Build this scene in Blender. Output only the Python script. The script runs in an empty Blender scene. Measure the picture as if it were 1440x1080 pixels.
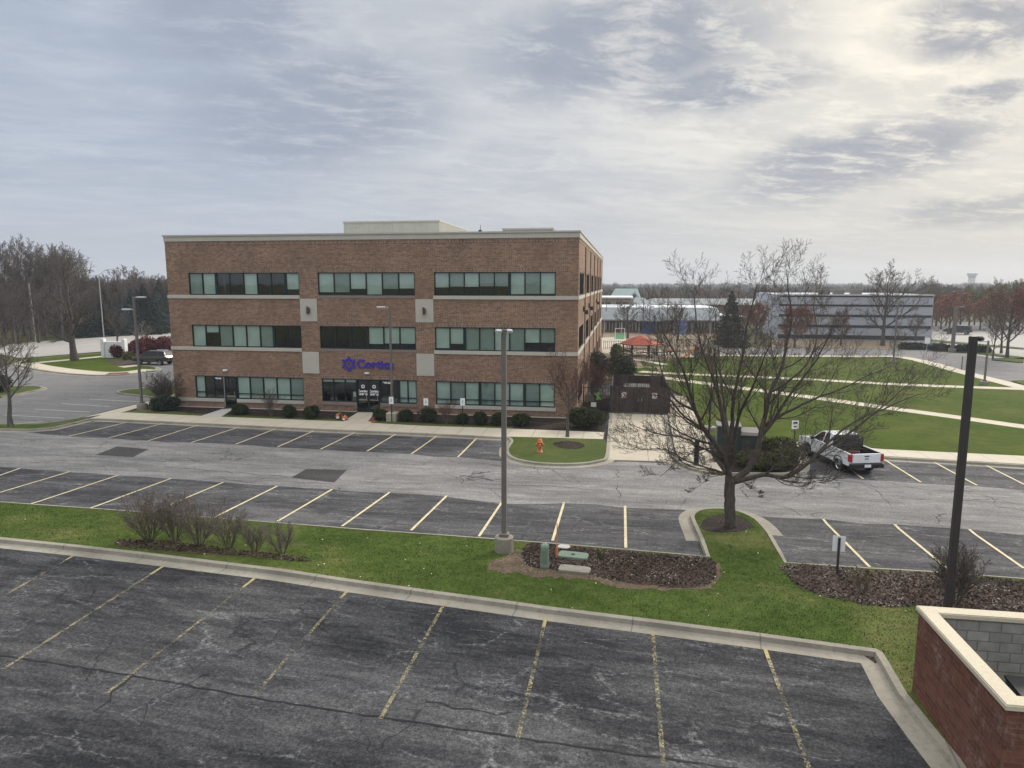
import bpy, bmesh, math, random
import numpy as np
from mathutils import Vector, Matrix
R = math.radians
C = bpy.context.scene.collection
scene = bpy.context.scene
random.seed(7)

# ------------------------------------------------------------------ camera
CAM_H, FPX, PITCH, YAW = 9.7, 980.0, R(8.25), R(9.12)
cam = bpy.data.cameras.new('camera')
cam.sensor_width = 36.0; cam.lens = 36.0 * FPX / 1440.0
cam.clip_start = 0.1; cam.clip_end = 8000
co = bpy.data.objects.new('camera', cam); C.objects.link(co)
co.location = (0, 0, CAM_H); co.rotation_euler = (math.pi / 2 - PITCH, 0, YAW)
scene.camera = co
_f = np.array([-math.sin(YAW) * math.cos(PITCH), math.cos(YAW) * math.cos(PITCH), -math.sin(PITCH)])
_r = np.array([math.cos(YAW), math.sin(YAW), 0.0]); _u = np.cross(_r, _f)
def ray(px, py): return _f + _r * (px - 720) / FPX + _u * (540 - py) / FPX

# the ground: flat at the office, rising gently towards the nearer lot
KINK = [18.5, 23.6, 29.0, 37.5, 43.0]; KZ = [1.0, .5, .12, .02, 0.0]
def ground(x, y): return float(np.interp(y + .06 * x, KINK, KZ))
def G(px, py, dz=0.0):
    """the point of the ground (plus dz) measured at a photo pixel"""
    d = ray(px, py); z = 0.0
    for _ in range(40):
        t = (z + dz - CAM_H) / d[2]; x, y = d[0] * t, d[1] * t
        z = .5 * z + .5 * ground(x, y)
    return Vector((x, y, z + dz))
def on_z(px, py, z):
    d = ray(px, py); t = (z - CAM_H) / d[2]; return Vector((d[0] * t, d[1] * t, z))
def on_y(px, py, y):
    d = ray(px, py); t = y / d[1]; return Vector((d[0] * t, y, d[2] * t + CAM_H))
def PX(s, dz=0.0):
    """'x,y x,y' pixels (or w:x,y world metres) -> list of ground xy"""
    out = []
    for t in s.split():
        if t.startswith('w:'):
            a, b = t[2:].split(','); out.append((float(a), float(b)))
        else:
            a, b = t.split(','); p = G(float(a), float(b), dz); out.append((p.x, p.y))
    return out

# ------------------------------------------------------------------ materials
class NT:
    def __init__(s, name, world=None):
        if world: s.owner = world; s.t = world.node_tree
        else:
            s.owner = bpy.data.materials.new(name); s.owner.use_nodes = True; s.t = s.owner.node_tree
        s.t.nodes.clear()
    def n(s, kind, **kw):
        nd = s.t.nodes.new(kind)
        for k, v in kw.items():
            if k.startswith('i_'):
                k = k[2:]
                nm = int(k) if k.isdigit() else k.replace('_', ' ')
                s.put(nd.inputs[nm], v)
            else: setattr(nd, k, v)
        return nd
    def put(s, sock, v):
        if isinstance(v, bpy.types.NodeSocket): s.t.links.new(v, sock)
        elif isinstance(v, (tuple, list)):
            n = len(sock.default_value); v = tuple(v)
            sock.default_value = (v + (1.0,))[:n] if len(v) < n else v[:n]
        else:
            try: sock.default_value = v
            except TypeError: sock.default_value = (v, v, v, 1)[:len(sock.default_value)]
    def obj(s): return s.n('ShaderNodeTexCoord').outputs['Object']
    def mapp(s, v, scale=(1, 1, 1), rot=(0, 0, 0), loc=(0, 0, 0)):
        return s.n('ShaderNodeMapping', i_Vector=v, i_Scale=scale, i_Rotation=rot, i_Location=loc).outputs[0]
    def noise(s, v, scale=1, detail=4, rough=.55, dist=0, out='Fac'):
        return s.n('ShaderNodeTexNoise', i_Vector=v, i_Scale=scale, i_Detail=detail, i_Roughness=rough, i_Distortion=dist).outputs[out]
    def vor(s, v, scale=1, feature='DISTANCE_TO_EDGE', out='Distance', rnd=1):
        nd = s.n('ShaderNodeTexVoronoi', feature=feature, i_Vector=v, i_Scale=scale, i_Randomness=rnd)
        return nd.outputs[out]
    def ramp(s, f, stops, out='Color'):
        nd = s.n('ShaderNodeValToRGB', i_Fac=f); e = nd.color_ramp.elements
        while len(e) < len(stops): e.new(.5)
        for el, (p, c) in zip(e, stops):
            el.position = p
            el.color = (c, c, c, 1) if isinstance(c, (int, float)) else tuple(c) + (1,)
        return nd.outputs[out]
    def mix(s, f, a, b, mode='MIX'):
        nd = s.n('ShaderNodeMix', data_type='RGBA', blend_type=mode)
        s.put(nd.inputs[0], f); s.put(nd.inputs[6], a if not isinstance(a, (int, float)) else (a,) * 3); s.put(nd.inputs[7], b if not isinstance(b, (int, float)) else (b,) * 3)
        return nd.outputs[2]
    def m(s, op, a, b=0.0, c=0.0, clamp=False):
        nd = s.n('ShaderNodeMath', operation=op, use_clamp=clamp)
        s.put(nd.inputs[0], a); s.put(nd.inputs[1], b); s.put(nd.inputs[2], c)
        return nd.outputs[0]
    def vm(s, op, a, b=(0, 0, 0)):
        nd = s.n('ShaderNodeVectorMath', operation=op); s.put(nd.inputs[0], a); s.put(nd.inputs[1], b); return nd
    def warp(s, v, scale, amt):
        w = s.noise(v, scale, 3, out='Color')
        w = s.vm('SUBTRACT', w, (.5, .5, .5)).outputs[0]
        w = s.vm('MULTIPLY', w, (amt, amt, amt)).outputs[0]
        return s.vm('ADD', v, w).outputs[0]
    def bump(s, h, strength=.3, dist=.02):
        return s.n('ShaderNodeBump', i_Height=h, i_Strength=strength, i_Distance=dist).outputs[0]
    def pr(s, color, rough=.9, metal=0.0, normal=None, spec=.3, **kw):
        nd = s.n('ShaderNodeBsdfPrincipled')
        s.put(nd.inputs['Base Color'], color); s.put(nd.inputs['Roughness'], rough)
        s.put(nd.inputs['Metallic'], metal); s.put(nd.inputs['Specular IOR Level'], spec)
        for k, v in kw.items(): s.put(nd.inputs[k.replace('_', ' ')], v)
        if normal is not None: s.put(nd.inputs['Normal'], normal)
        return nd.outputs[0]
    def out(s, sh):
        s.n('ShaderNodeOutputMaterial', i_Surface=sh); return s.owner

def plain(name, col, rough=.7, metal=0.0, var=.18, scale=3.0, spec=.3, coat=0.0):
    t = NT(name); v = t.obj()
    f = t.noise(v, scale, 5)
    a = tuple(c * (1 - var) for c in col); b = tuple(min(1, c * (1 + var)) for c in col)
    c = t.mix(t.ramp(f, [(.3, 0), (.7, 1)]), a, b)
    return t.out(t.pr(c, rough, metal, spec=spec, Coat_Weight=coat))

def asphalt(name, dark, light, patch, crack_light, crack_amt=.5, rot=0.0, grain=1.0):
    t = NT(name); v = t.mapp(t.obj(), rot=(0, 0, rot))
    vs = t.mapp(v, scale=(.30, 1.35, 1))
    big = t.noise(t.warp(vs, .5, 1.2), .40, 7, .66)
    mid = t.noise(t.warp(vs, 1.2, .8), 1.9, 7, .70)
    fine = t.noise(v, 20, 4, .8); grit = t.noise(v, 9, 5, .75)
    m1 = t.ramp(t.m('ADD', t.m('ADD', t.m('MULTIPLY', big, .50), t.m('MULTIPLY', mid, .42)), t.m('MULTIPLY', grit, .14)), [(.45, 0), (.54, .42), (.64, 1)])
    c = t.mix(t.m('MULTIPLY', m1, patch), dark, light)
    pale = tuple(min(1, x * 2.1) for x in light)
    # rubbed edges of the old cracks show pale, in broken lengths
    for sc, wd_, wa, th in ((.40, 1.7, .30, .014), (.95, 1.0, .22, .014)):
        k = t.ramp(t.vor(t.warp(t.warp(t.mapp(v, scale=(.5, 1.4, 1)), .7, wd_), 3.5, wa), sc), [(.0, 1), (th, .35), (th * 2.6, 0)])
        gate = t.ramp(t.noise(v, .5 if sc < .5 else .8, 4), [(.48, 0), (.60, 1)])
        k = t.m('MULTIPLY', t.m('MULTIPLY', k, gate), t.ramp(grit, [(.38, 0), (.62, 1)]))
        c = t.mix(t.m('MULTIPLY', k, crack_light), c, pale)
    k2 = t.ramp(t.vor(t.warp(v, 1.1, .9), .28), [(.0, 1), (.009, 0)])
    gate2 = t.ramp(t.noise(v, .27, 2), [(.50, 0), (.58, 1)])
    c = t.mix(t.m('MULTIPLY', t.m('MULTIPLY', k2, gate2), crack_amt), c, (.012, .012, .013))
    st = t.m('MULTIPLY', t.ramp(t.noise(v, .55, 3), [(.62, 0), (.72, .5)]), t.ramp(t.noise(v, 2.2, 4), [(.4, 0), (.6, 1)]))
    c = t.mix(st, c, tuple(x * .55 for x in dark))
    g = grain
    c = t.mix(1.0, c, t.ramp(fine, [(.30, 1 - .60 * g), (.70, 1 + .95 * g)]), 'MULTIPLY')
    c = t.mix(1.0, c, t.ramp(grit, [(.3, 1 - .32 * g), (.7, 1 + .36 * g)]), 'MULTIPLY')
    return t.out(t.pr(c, .95, normal=t.bump(fine, .5, .006), spec=.12))

def concrete(name, col, joints=None, stain=.5, rot=0.0):
    t = NT(name); v = t.mapp(t.obj(), rot=(0, 0, rot))
    a = t.noise(v, .6, 6, .6); b = t.noise(v, 7, 5, .65); f = t.noise(v, 60, 2)
    c = t.mix(t.m('MULTIPLY', t.ramp(a, [(.35, 0), (.7, 1)]), stain), col, tuple(x * .62 for x in col))
    c = t.mix(t.m('MULTIPLY', t.ramp(b, [(.5, 0), (.75, 1)]), stain * .8), c, tuple(x * .55 for x in col))
    c = t.mix(1.0, c, t.ramp(f, [(.3, .86), (.7, 1.14)]), 'MULTIPLY')
    if joints:
        sx, sy = joints; x = t.n('ShaderNodeSeparateXYZ', i_Vector=v)
        for ax, st in ((0, sx), (1, sy)):
            if not st: continue
            w = t.m('ABSOLUTE', t.m('SUBTRACT', t.m('FRACT', t.m('DIVIDE', x.outputs[ax], st)), .5))
            j = t.m('LESS_THAN', w, .018 / st)
            c = t.mix(t.m('MULTIPLY', j, .55), c, (.07, .066, .06))
    return t.out(t.pr(c, .9, normal=t.bump(b, .25, .01)))

def grass_mat(name, g1, g2, dry, dry_amt=.35, rough_scale=1.0):
    t = NT(name); v = t.obj()
    a = t.noise(t.warp(v, .3, 1.5), .22 * rough_scale, 6, .62); b = t.noise(v, 2.6, 5, .65)
    st = t.noise(t.mapp(v, scale=(.25, 2.2, 1)), 1.2, 5, .6); f = t.noise(v, 34, 3, .75)
    c = t.mix(t.ramp(t.m('ADD', t.m('MULTIPLY', b, .5), t.m('MULTIPLY', t.noise(t.warp(v, .6, 1.0), .45, 4), .5)), [(.38, 0), (.62, 1)]), g1, g2)
    d = t.m('MULTIPLY', t.ramp(a, [(.5, 0), (.72, 1)]), t.ramp(st, [(.35, .2), (.7, 1)]))
    c = t.mix(t.m('MULTIPLY', d, dry_amt), c, dry)
    c = t.mix(1.0, c, t.ramp(f, [(.25, .45), (.75, 1.5)]), 'MULTIPLY')
    return t.out(t.pr(c, .95, normal=t.bump(f, .8, .03), spec=.03))

def mulch_mat(name, c1, c2, fleck):
    t = NT(name); v = t.obj()
    n = t.vor(v, 24, 'F1', 'Color'); x = t.n('ShaderNodeSeparateXYZ', i_Vector=n).outputs[0]
    c = t.mix(x, c1, c2)
    c = t.mix(t.ramp(t.noise(v, 1.1, 5), [(.4, 0), (.7, .6)]), c, tuple(q * .5 for q in c1))
    k = t.m('GREATER_THAN', t.n('ShaderNodeSeparateXYZ', i_Vector=n).outputs[1], .9)
    c = t.mix(t.m('MULTIPLY', k, t.ramp(t.noise(v, .9, 3), [(.45, 0), (.6, .8)])), c, fleck)
    return t.out(t.pr(c, .95, normal=t.bump(x, .8, .03), spec=.1))

def brick_mat(name, c1, c2, mortar, bw, bh, mort=.012, soldier=False, pale=None, tint=None):
    t = NT(name); o = t.obj(); x = t.n('ShaderNodeSeparateXYZ', i_Vector=o)
    h = t.m('ADD', x.outputs[0], x.outputs[1])
    cv = t.n('ShaderNodeCombineXYZ')
    t.put(cv.inputs[0], x.outputs[2] if soldier else h); t.put(cv.inputs[1], h if soldier else x.outputs[2])
    b = t.n('ShaderNodeTexBrick', i_Vector=cv.outputs[0], i_Color1=c1, i_Color2=c2, i_Mortar=mortar, i_Scale=1.0, i_Mortar_Size=mort,
            i_Bias=-.1, i_Brick_Width=bw, i_Row_Height=bh)
    b.inputs['Mortar Smooth'].default_value = .2
    wn = t.noise(o, .5, 5, .6); w2 = t.noise(o, 5.0, 4, .6)
    c = t.mix(1.0, b.outputs['Color'], t.ramp(wn, [(.3, .8), (.7, 1.18)]), 'MULTIPLY')
    c = t.mix(1.0, c, t.ramp(w2, [(.3, .85), (.7, 1.15)]), 'MULTIPLY')
    if tint: c = t.mix(t.ramp(t.noise(o, .28, 4), [(.42, 0), (.66, .5)]), c, tint)
    if pale:
        e = t.m('MULTIPLY', t.ramp(t.noise(t.warp(o, 1.5, .6), 1.3, 6, .7), [(.5, 0), (.68, 1)]), t.ramp(t.noise(o, 14, 3), [(.4, 0), (.65, 1)]))
        c = t.mix(t.m('MULTIPLY', e, .55), c, pale)
    return t.out(t.pr(c, .9, normal=t.bump(b.outputs['Fac'], -.35, .01), spec=.2))

def bark(name, col):
    t = NT(name); v = t.mapp(t.obj(), scale=(1, 1, .35))
    f = t.noise(v, 9, 5, .7)
    c = t.mix(t.ramp(f, [(.3, 0), (.7, 1)]), tuple(x * .55 for x in col), tuple(x * 1.35 for x in col))
    return t.out(t.pr(c, .95, normal=t.bump(f, .6, .02), spec=.1))

def foliage(name, c1, c2, tr=.0):
    t = NT(name); v = t.obj(); f = t.noise(v, 2.2, 4, .6); h = t.noise(v, 30, 2)
    c = t.mix(t.ramp(f, [(.3, 0), (.7, 1)]), c1, c2)
    c = t.mix(1.0, c, t.ramp(h, [(.3, .6), (.7, 1.4)]), 'MULTIPLY')
    return t.out(t.pr(c, .8, spec=.2))

def blade_mat():
    t = NT('grass blade'); v = t.obj(); f = t.noise(v, 1.2, 5, .65); h = t.noise(v, 40, 2)
    c = t.mix(t.ramp(f, [(.35, 0), (.65, 1)]), (.046, .080, .016), (.098, .136, .034)); c = t.mix(t.ramp(t.noise(t.warp(v, .5, 1.2), .55, 5, .65), [(.54, 0), (.70, .75)]), c, (.17, .155, .065)); c = t.mix(t.ramp(h, [(.62, 0), (.70, .7)]), c, (.17, .15, .07))
    return t.out(t.pr(c, 1.0, spec=.0, normal=t.n('ShaderNodeCombineXYZ', i_X=0.0, i_Y=0.0, i_Z=1.0).outputs[0]))
def glass_mat(name, tint, rough=.02):
    t = NT(name)
    fr = t.m('POWER', t.n('ShaderNodeLayerWeight', i_Blend=.5).outputs['Facing'], 4.0)
    v = t.obj(); nb = t.bump(t.noise(v, .9, 2), .05, .05)
    gl = t.n('ShaderNodeBsdfGlossy', i_Color=(.88, .95, .93), i_Roughness=rough, i_Normal=nb).outputs[0]
    tr = t.n('ShaderNodeBsdfTransparent', i_Color=tint).outputs[0]
    fac = t.m('ADD', t.m('MULTIPLY', fr, .9), .10, clamp=True)
    ms = t.n('ShaderNodeMixShader', i_0=fac); t.put(ms.inputs[1], tr); t.put(ms.inputs[2], gl)
    return t.out(ms.outputs[0])

def paint_line(name, col, wear):
    """road paint worn through to the asphalt under it"""
    t = NT(name); v = t.obj()
    n = t.m('ADD', t.m('MULTIPLY', t.noise(v, 17, 5, .75), .62), t.m('MULTIPLY', t.noise(v, 1.3, 3), .38))
    k = t.ramp(n, [(wear - .06, 0), (wear + .06, 1)])
    p = t.pr(t.mix(t.ramp(t.noise(v, 3, 4), [(.3, 0), (.7, 1)]), col, tuple(x * .7 for x in col)), .8)
    tr = t.n('ShaderNodeBsdfTransparent').outputs[0]
    ms = t.n('ShaderNodeMixShader', i_0=k); t.put(ms.inputs[1], tr); t.put(ms.inputs[2], p)
    return t.out(ms.outputs[0])

M = {}
M['front_asphalt'] = asphalt('sealed asphalt', (.019, .0195, .0215), (.088, .088, .089), .85, .65, .8, R(6.5))
M['stall_asphalt'] = asphalt('stall asphalt', (.034, .034, .037), (.120, .118, .117), .78, .75, .6, 0.0, .8)
M['aisle_asphalt'] = asphalt('aisle asphalt', (.125, .122, .118), (.27, .262, .248), .8, .15, 1.0, 0.0, .6)
M['drive_asphalt'] = asphalt('drive asphalt', (.13, .127, .123), (.21, .205, .20), .7, .1, .6, 0.0, .5)
M['patch_asphalt'] = asphalt('patch asphalt', (.045, .043, .042), (.07, .068, .066), .5, .0, .1)
M['road'] = concrete('road concrete', (.34, .325, .30), (6, 0), .4)
M['walk'] = concrete('walk concrete', (.50, .45, .35), (1.6, 0), .28)
M['apron'] = concrete('apron concrete', (.45, .40, .31), (3.0, 4.0), .3)
M['pad'] = concrete('pad concrete', (.45, .44, .41), None, .25)
M['kerb'] = concrete('kerb concrete', (.31, .285, .23), (3.1, 0), .95, R(6.5))
M['gutter'] = concrete('gutter concrete', (.29, .27, .225), (3.1, 0), .8, R(6.5))
M['grass'] = grass_mat('lawn', (.042, .070, .014), (.090, .122, .030), (.22, .185, .085), .95)
M['blade'] = blade_mat()
M['lawn'] = grass_mat('wide lawn', (.041, .066, .008), (.070, .098, .014), (.14, .125, .040), .85, .5)
M['verge'] = grass_mat('verge grass', (.06, .085, .025), (.09, .11, .035), (.15, .13, .06), .6)
M['earth'] = grass_mat('far ground', (.07, .075, .035), (.10, .095, .05), (.16, .14, .08), .7, .1)
M['dirt'] = mulch_mat('bare earth', (.10, .075, .05), (.17, .13, .09), (.25, .2, .15))
M['mulch'] = mulch_mat('wood mulch', (.035, .025, .020), (.105, .078, .062), (.42, .38, .34))
M['litter'] = mulch_mat('thin leaf litter', (.055, .055, .025), (.13, .105, .06), (.25, .2, .15))
M['mulch_dark'] = mulch_mat('dark mulch', (.018, .014, .012), (.05, .038, .03), (.12, .1, .08))
M['tan'] = mulch_mat('tan dry ground', (.22, .17, .11), (.30, .24, .17), (.35, .3, .24))
M['yellow'] = paint_line('yellow stall paint', (.66, .57, .36), .36)
M['yellow_stub'] = paint_line('faded yellow paint', (.42, .35, .17), .44)
M['yellow_worn'] = paint_line('worn yellow paint', (.30, .265, .16), .525)
M['white_line'] = paint_line('white stall paint', (.62, .61, .56), .35)
M['brick'] = brick_mat('office brick', (.140, .064, .040), (.320, .175, .100), (.40, .335, .26), .26, .09, .011, tint=(.215, .135, .085))
M['soldier'] = brick_mat('soldier brick', (.125, .060, .042), (.265, .140, .088), (.42, .35, .28), .30, .10, .013, True)
M['red_brick'] = brick_mat('red enclosure brick', (.120, .048, .031), (.180, .078, .052), (.155, .095, .072), .30, .10, .008, pale=(.42, .33, .30))
M['block'] = brick_mat('grey block', (.22, .215, .195), (.29, .28, .255), (.14, .135, .125), .42, .21, .012)
M['stone'] = concrete('limestone', (.52, .49, .42), None, .25)
M['cap'] = concrete('cap stone', (.55, .49, .37), None, .25)
M['brown_stone'] = concrete('brown sill stone', (.25, .20, .175), None, .2)
M['fascia'] = plain('fascia metal', (.47, .45, .40), .5, 0, .06)
M['panel_metal'] = plain('penthouse panel', (.50, .50, .44), .5, 0, .06, 1.0)
M['frame'] = plain('green black frame', (.012, .028, .025), .4, .2, .1)
M['glass'] = glass_mat('green glass', (.64, .74, .705))
M['dark_glass'] = glass_mat('dark glass', (.26, .32, .32))
M['blind'] = plain('roller blind', (.84, .86, .80), .9, 0, .14, .6)
M['blind_dim'] = plain('grey roller blind', (.46, .48, .45), .9, 0, .08)
M['interior'] = plain('room wall', (.10, .11, .11), .9)
M['bronze'] = plain('dark bronze paint', (.065, .052, .046), .45, .0, .1)
M['pole_grey'] = plain('weathered bronze pole', (.16, .145, .13), .5, 0, .1)
M['pole_dark'] = plain('black pole paint', (.046, .040, .040), .45, 0, .1)
M['alu'] = plain('galvanised metal', (.50, .50, .50), .35, .6, .1)
M['lens'] = plain('lamp lens', (.75, .75, .72), .3)
M['black'] = plain('black plastic', (.014, .014, .015), .5)
M['rubber'] = plain('tyre rubber', (.018, .018, .018), .85)
M['white_paint'] = plain('white car paint', (.78, .79, .80), .25, 0, .03, 2, .5, 1.0)
M['dark_paint'] = plain('charcoal car paint', (.018, .020, .024), .22, .2, .05, 2, .5, 1.0)
M['chrome'] = plain('wheel metal', (.55, .55, .56), .25, .9, .08)
M['red_lens'] = plain('red tail lens', (.42, .02, .02), .2, 0, .1)
M['white'] = plain('white sign face', (.80, .80, .79), .5, 0, .03)
M['blue_sign'] = plain('indigo letter', (.055, .035, .36), .4, 0, .05)
M['letter_white'] = plain('white vinyl', (.85, .85, .85), .6, 0, .02)
M['red'] = plain('sign red', (.40, .05, .045), .6)
M['hydrant'] = plain('orange paint', (.50, .14, .05), .5, 0, .12, 8)
M['orange'] = plain('faded orange post', (.62, .22, .09), .7, 0, .15, 8)
M['pale_orange'] = plain('pink flag', (.80, .45, .38), .7)
M['util_green'] = plain('utility green', (.165, .215, .165), .6, 0, .12, 5)
M['box_green'] = plain('transformer green', (.030, .046, .040), .5, 0, .15)
M['wood_dark'] = None
M['bark'] = bark('dark bark', (.088, .074, .062)); M['twig'] = bark('twig bark', (.115, .095, .080)); M['shrub_twig'] = bark('pale shrub twigs', (.20, .17, .14))
M['bark_grey'] = bark('grey bark', (.12, .108, .092)); M['twig_far'] = bark('grey brown twigs', (.125, .106, .090))
M['twig_red'] = bark('reddish twigs', (.13, .075, .058)); M['bark_pale'] = bark('pale bark', (.23, .21, .185))
M['box_leaf'] = foliage('boxwood leaf', (.016, .026, .010), (.036, .052, .016))
M['juniper'] = foliage('juniper leaf', (.020, .032, .014), (.055, .062, .020))
M['hedge'] = foliage('hedge leaf', (.025, .032, .012), (.10, .10, .03))
M['spruce'] = foliage('spruce needles', (.012, .024, .017), (.030, .048, .034))
M['spruce_blue'] = foliage('blue spruce needles', (.030, .050, .048), (.060, .088, .084))
M['burning'] = foliage('red shrub leaf', (.075, .018, .022), (.17, .04, .045))
M['red_leaf'] = foliage('russet leaf', (.22, .075, .045), (.36, .14, .075))
M['brown_leaf'] = foliage('brown leaf', (.10, .065, .04), (.18, .11, .06))
M['olive_leaf'] = foliage('olive leaf', (.10, .10, .03), (.17, .16, .05))
def wood_mat():
    t = NT('dark stained boards'); o = t.obj(); x = t.n('ShaderNodeSeparateXYZ', i_Vector=o)
    h = t.m('ADD', x.outputs[0], x.outputs[1])
    fr = t.m('FRACT', t.m('DIVIDE', h, .14)); gap = t.m('LESS_THAN', fr, .09)
    idn = t.n('ShaderNodeTexWhiteNoise', noise_dimensions='1D'); t.put(idn.inputs['W'], t.m('FLOOR', t.m('DIVIDE', h, .14)))
    g = t.noise(t.mapp(o, scale=(6, 6, .5)), 4, 5, .65)
    c = t.mix(t.m('ADD', t.m('MULTIPLY', idn.outputs[0], .6), t.m('MULTIPLY', g, .4)), (.030, .022, .019), (.085, .064, .054))
    c = t.mix(gap, c, (.006, .005, .005))
    return t.out(t.pr(c, .85, normal=t.bump(g, .4, .01)))
M['wood_dark'] = wood_mat()
M['shingle_red'] = plain('red shingle', (.34, .085, .055), .85, 0, .25, 4)
M['shingle_grey'] = plain('grey shingle', (.20, .22, .225), .85, 0, .18, 1)
M['green_roof'] = plain('pale green roof', (.23, .30, .28), .8, 0, .12, 1)
M['siding'] = plain('pale siding', (.42, .42, .41), .8, 0, .08)
M['white_roof'] = plain('white roof membrane', (.62, .64, .66), .8, 0, .1, .2)
M['tilt_panel'] = plain('blue grey wall panel', (.37, .39, .43), .7, 0, .06, .4)
M['band_glass'] = plain('dark strip window', (.018, .022, .035), .12, 0, .1, .3, .6)
M['store_glass'] = plain('storefront glass', (.03, .038, .042), .15, 0, .3, .4, .6)
M['brown_brick'] = plain('brown brick far', (.20, .12, .09), .9, 0, .2)
M['tan_brick'] = plain('tan brick far', (.27, .215, .16), .9, 0, .2)
M['blue_play'] = plain('blue awning', (.035, .06, .22), .5); M['green_play'] = plain('green mat', (.04, .17, .07), .8)
M['lime'] = plain('lime vest', (.17, .36, .06), .7)
M['tower_white'] = plain('tower paint', (.58, .58, .60), .6, 0, .03)
M['pumpkin'] = plain('pumpkin orange', (.42, .15, .07), .6, 0, .15, 9)
M['stone_tan'] = concrete('tan stone', (.42, .39, .31), None, .5)
# ------------------------------------------------------------------ mesh builder and tagging
class MB:
    def __init__(s): s.v = []; s.f = []
    def add(s, vs, fs):
        o = len(s.v); s.v += [tuple(p) for p in vs]; s.f += [tuple(i + o for i in f) for f in fs]; return s
    def box(s, x0, y0, z0, x1, y1, z1):
        if x0 > x1: x0, x1 = x1, x0
        if y0 > y1: y0, y1 = y1, y0
        if z0 > z1: z0, z1 = z1, z0
        return s.add([(x0, y0, z0), (x1, y0, z0), (x1, y1, z0), (x0, y1, z0), (x0, y0, z1), (x1, y0, z1), (x1, y1, z1), (x0, y1, z1)],
                     [(0, 3, 2, 1), (4, 5, 6, 7), (0, 1, 5, 4), (1, 2, 6, 5), (2, 3, 7, 6), (3, 0, 4, 7)])
    def bbox(s, x0, y0, z0, x1, y1, z1, b=.02):
        """box with chamfered vertical and top edges"""
        if x0 > x1: x0, x1 = x1, x0
        if y0 > y1: y0, y1 = y1, y0
        ring = lambda i: [(x0 + i + b, y0 + i), (x1 - i - b, y0 + i), (x1 - i, y0 + i + b), (x1 - i, y1 - i - b), (x1 - i - b, y1 - i), (x0 + i + b, y1 - i), (x0 + i, y1 - i - b), (x0 + i, y0 + i + b)]
        return s.loft([[(x, y, z0) for x, y in ring(0)], [(x, y, z1 - b) for x, y in ring(0)], [(x, y, z1) for x, y in ring(b)]], True, True)
    def loft(s, rings, cap0=True, cap1=True):
        n = len(rings[0]); vs = [p for r in rings for p in r]; fs = []
        for i in range(len(rings) - 1):
            for j in range(n):
                a, b = i * n + j, i * n + (j + 1) % n
                fs.append((a, b, b + n, a + n))
        if cap0: fs.append(tuple(range(n - 1, -1, -1)))
        if cap1: fs.append(tuple(range((len(rings) - 1) * n, len(rings) * n)))
        return s.add(vs, fs)
    def cyl(s, p0, p1, r0, r1=None, n=10, cap=True):
        r1 = r0 if r1 is None else r1
        return s.tube([p0, p1], [r0, r1], n, cap)
    def tube(s, pts, rad, n=6, cap=True):
        pts = [Vector(p) for p in pts]; rings = []; up = None
        for i, p in enumerate(pts):
            d = (pts[min(i + 1, len(pts) - 1)] - pts[max(i - 1, 0)])
            if d.length < 1e-9: d = Vector((0, 0, 1))
            d.normalize()
            if up is None: up = Vector((1, 0, 0)) if abs(d.x) < .8 else Vector((0, 1, 0))
            a = (up - d * up.dot(d))
            if a.length < 1e-6: a = d.orthogonal()
            a.normalize(); up = a; b = d.cross(a)
            rings.append([p + (a * math.cos(2 * math.pi * k / n) + b * math.sin(2 * math.pi * k / n)) * rad[i] for k in range(n)])
        return s.loft(rings, cap, cap)
    def prism(s, poly, z0, z1):
        return s.loft([[(x, y, z0) for x, y in poly], [(x, y, z1) for x, y in poly]])
    def slab_y(s, poly, y0, y1):
        """polygon in x,z (counter-clockwise seen from -y) with thickness along y"""
        return s.loft([[(x, y1, z) for x, z in poly], [(x, y0, z) for x, z in poly]])
    def lathe(s, prof, c=(0, 0, 0), n=16):
        return s.loft([[(c[0] + r * math.cos(2 * math.pi * k / n), c[1] + r * math.sin(2 * math.pi * k / n), c[2] + z) for k in range(n)] for r, z in prof])
    def quad(s, a, b, c, d): return s.add([a, b, c, d], [(0, 1, 2, 3)])
    def tf(s, mat, start=0):
        for i in range(start, len(s.v)): s.v[i] = tuple(mat @ Vector(s.v[i]))
        return s
    def build(s, name, mat, parent=None, smooth=False, world=False, **props):
        me = bpy.data.meshes.new(name)
        v = np.array(s.v, dtype=np.float32).reshape(-1, 3)
        if world and parent is not None:
            q = parent
            while q.parent: q = q.parent
            v = v - np.array(q.location, dtype=np.float32)
        me.from_pydata(v.tolist(), [], s.f); me.update()
        if isinstance(mat, str): mat = M[mat]
        me.materials.append(mat)
        if smooth: me.polygons.foreach_set('use_smooth', [True] * len(me.polygons))
        o = bpy.data.objects.new(name, me); C.objects.link(o)
        if parent is not None: o.parent = parent
        for k, x in props.items(): o[k] = x
        return o
def tag(o, label=None, cat=None, group=None, kind=None):
    if label: o['label'] = label
    if cat: o['category'] = cat
    if group: o['group'] = group
    if kind: o['kind'] = kind
    return o
def thing(name, label, cat, loc=(0, 0, 0), rz=0.0, group=None):
    o = bpy.data.objects.new(name, None); C.objects.link(o); o.empty_display_size = .3
    o.location = loc; o.rotation_euler = (0, 0, rz)
    return tag(o, label, cat, group)
def dup(root, loc, rz=0.0, label=None, scale=None, sz=None):
    def cp(o, par):
        c = o.copy(); C.objects.link(c)
        if par is not None: c.parent = par
        for ch in list(o.children): cp(ch, c)
        return c
    r = cp(root, None); r.location = loc; r.rotation_euler = (0, 0, rz)
    if scale: r.scale = (scale, scale, sz or scale)
    if label: r['label'] = label
    return r

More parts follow.
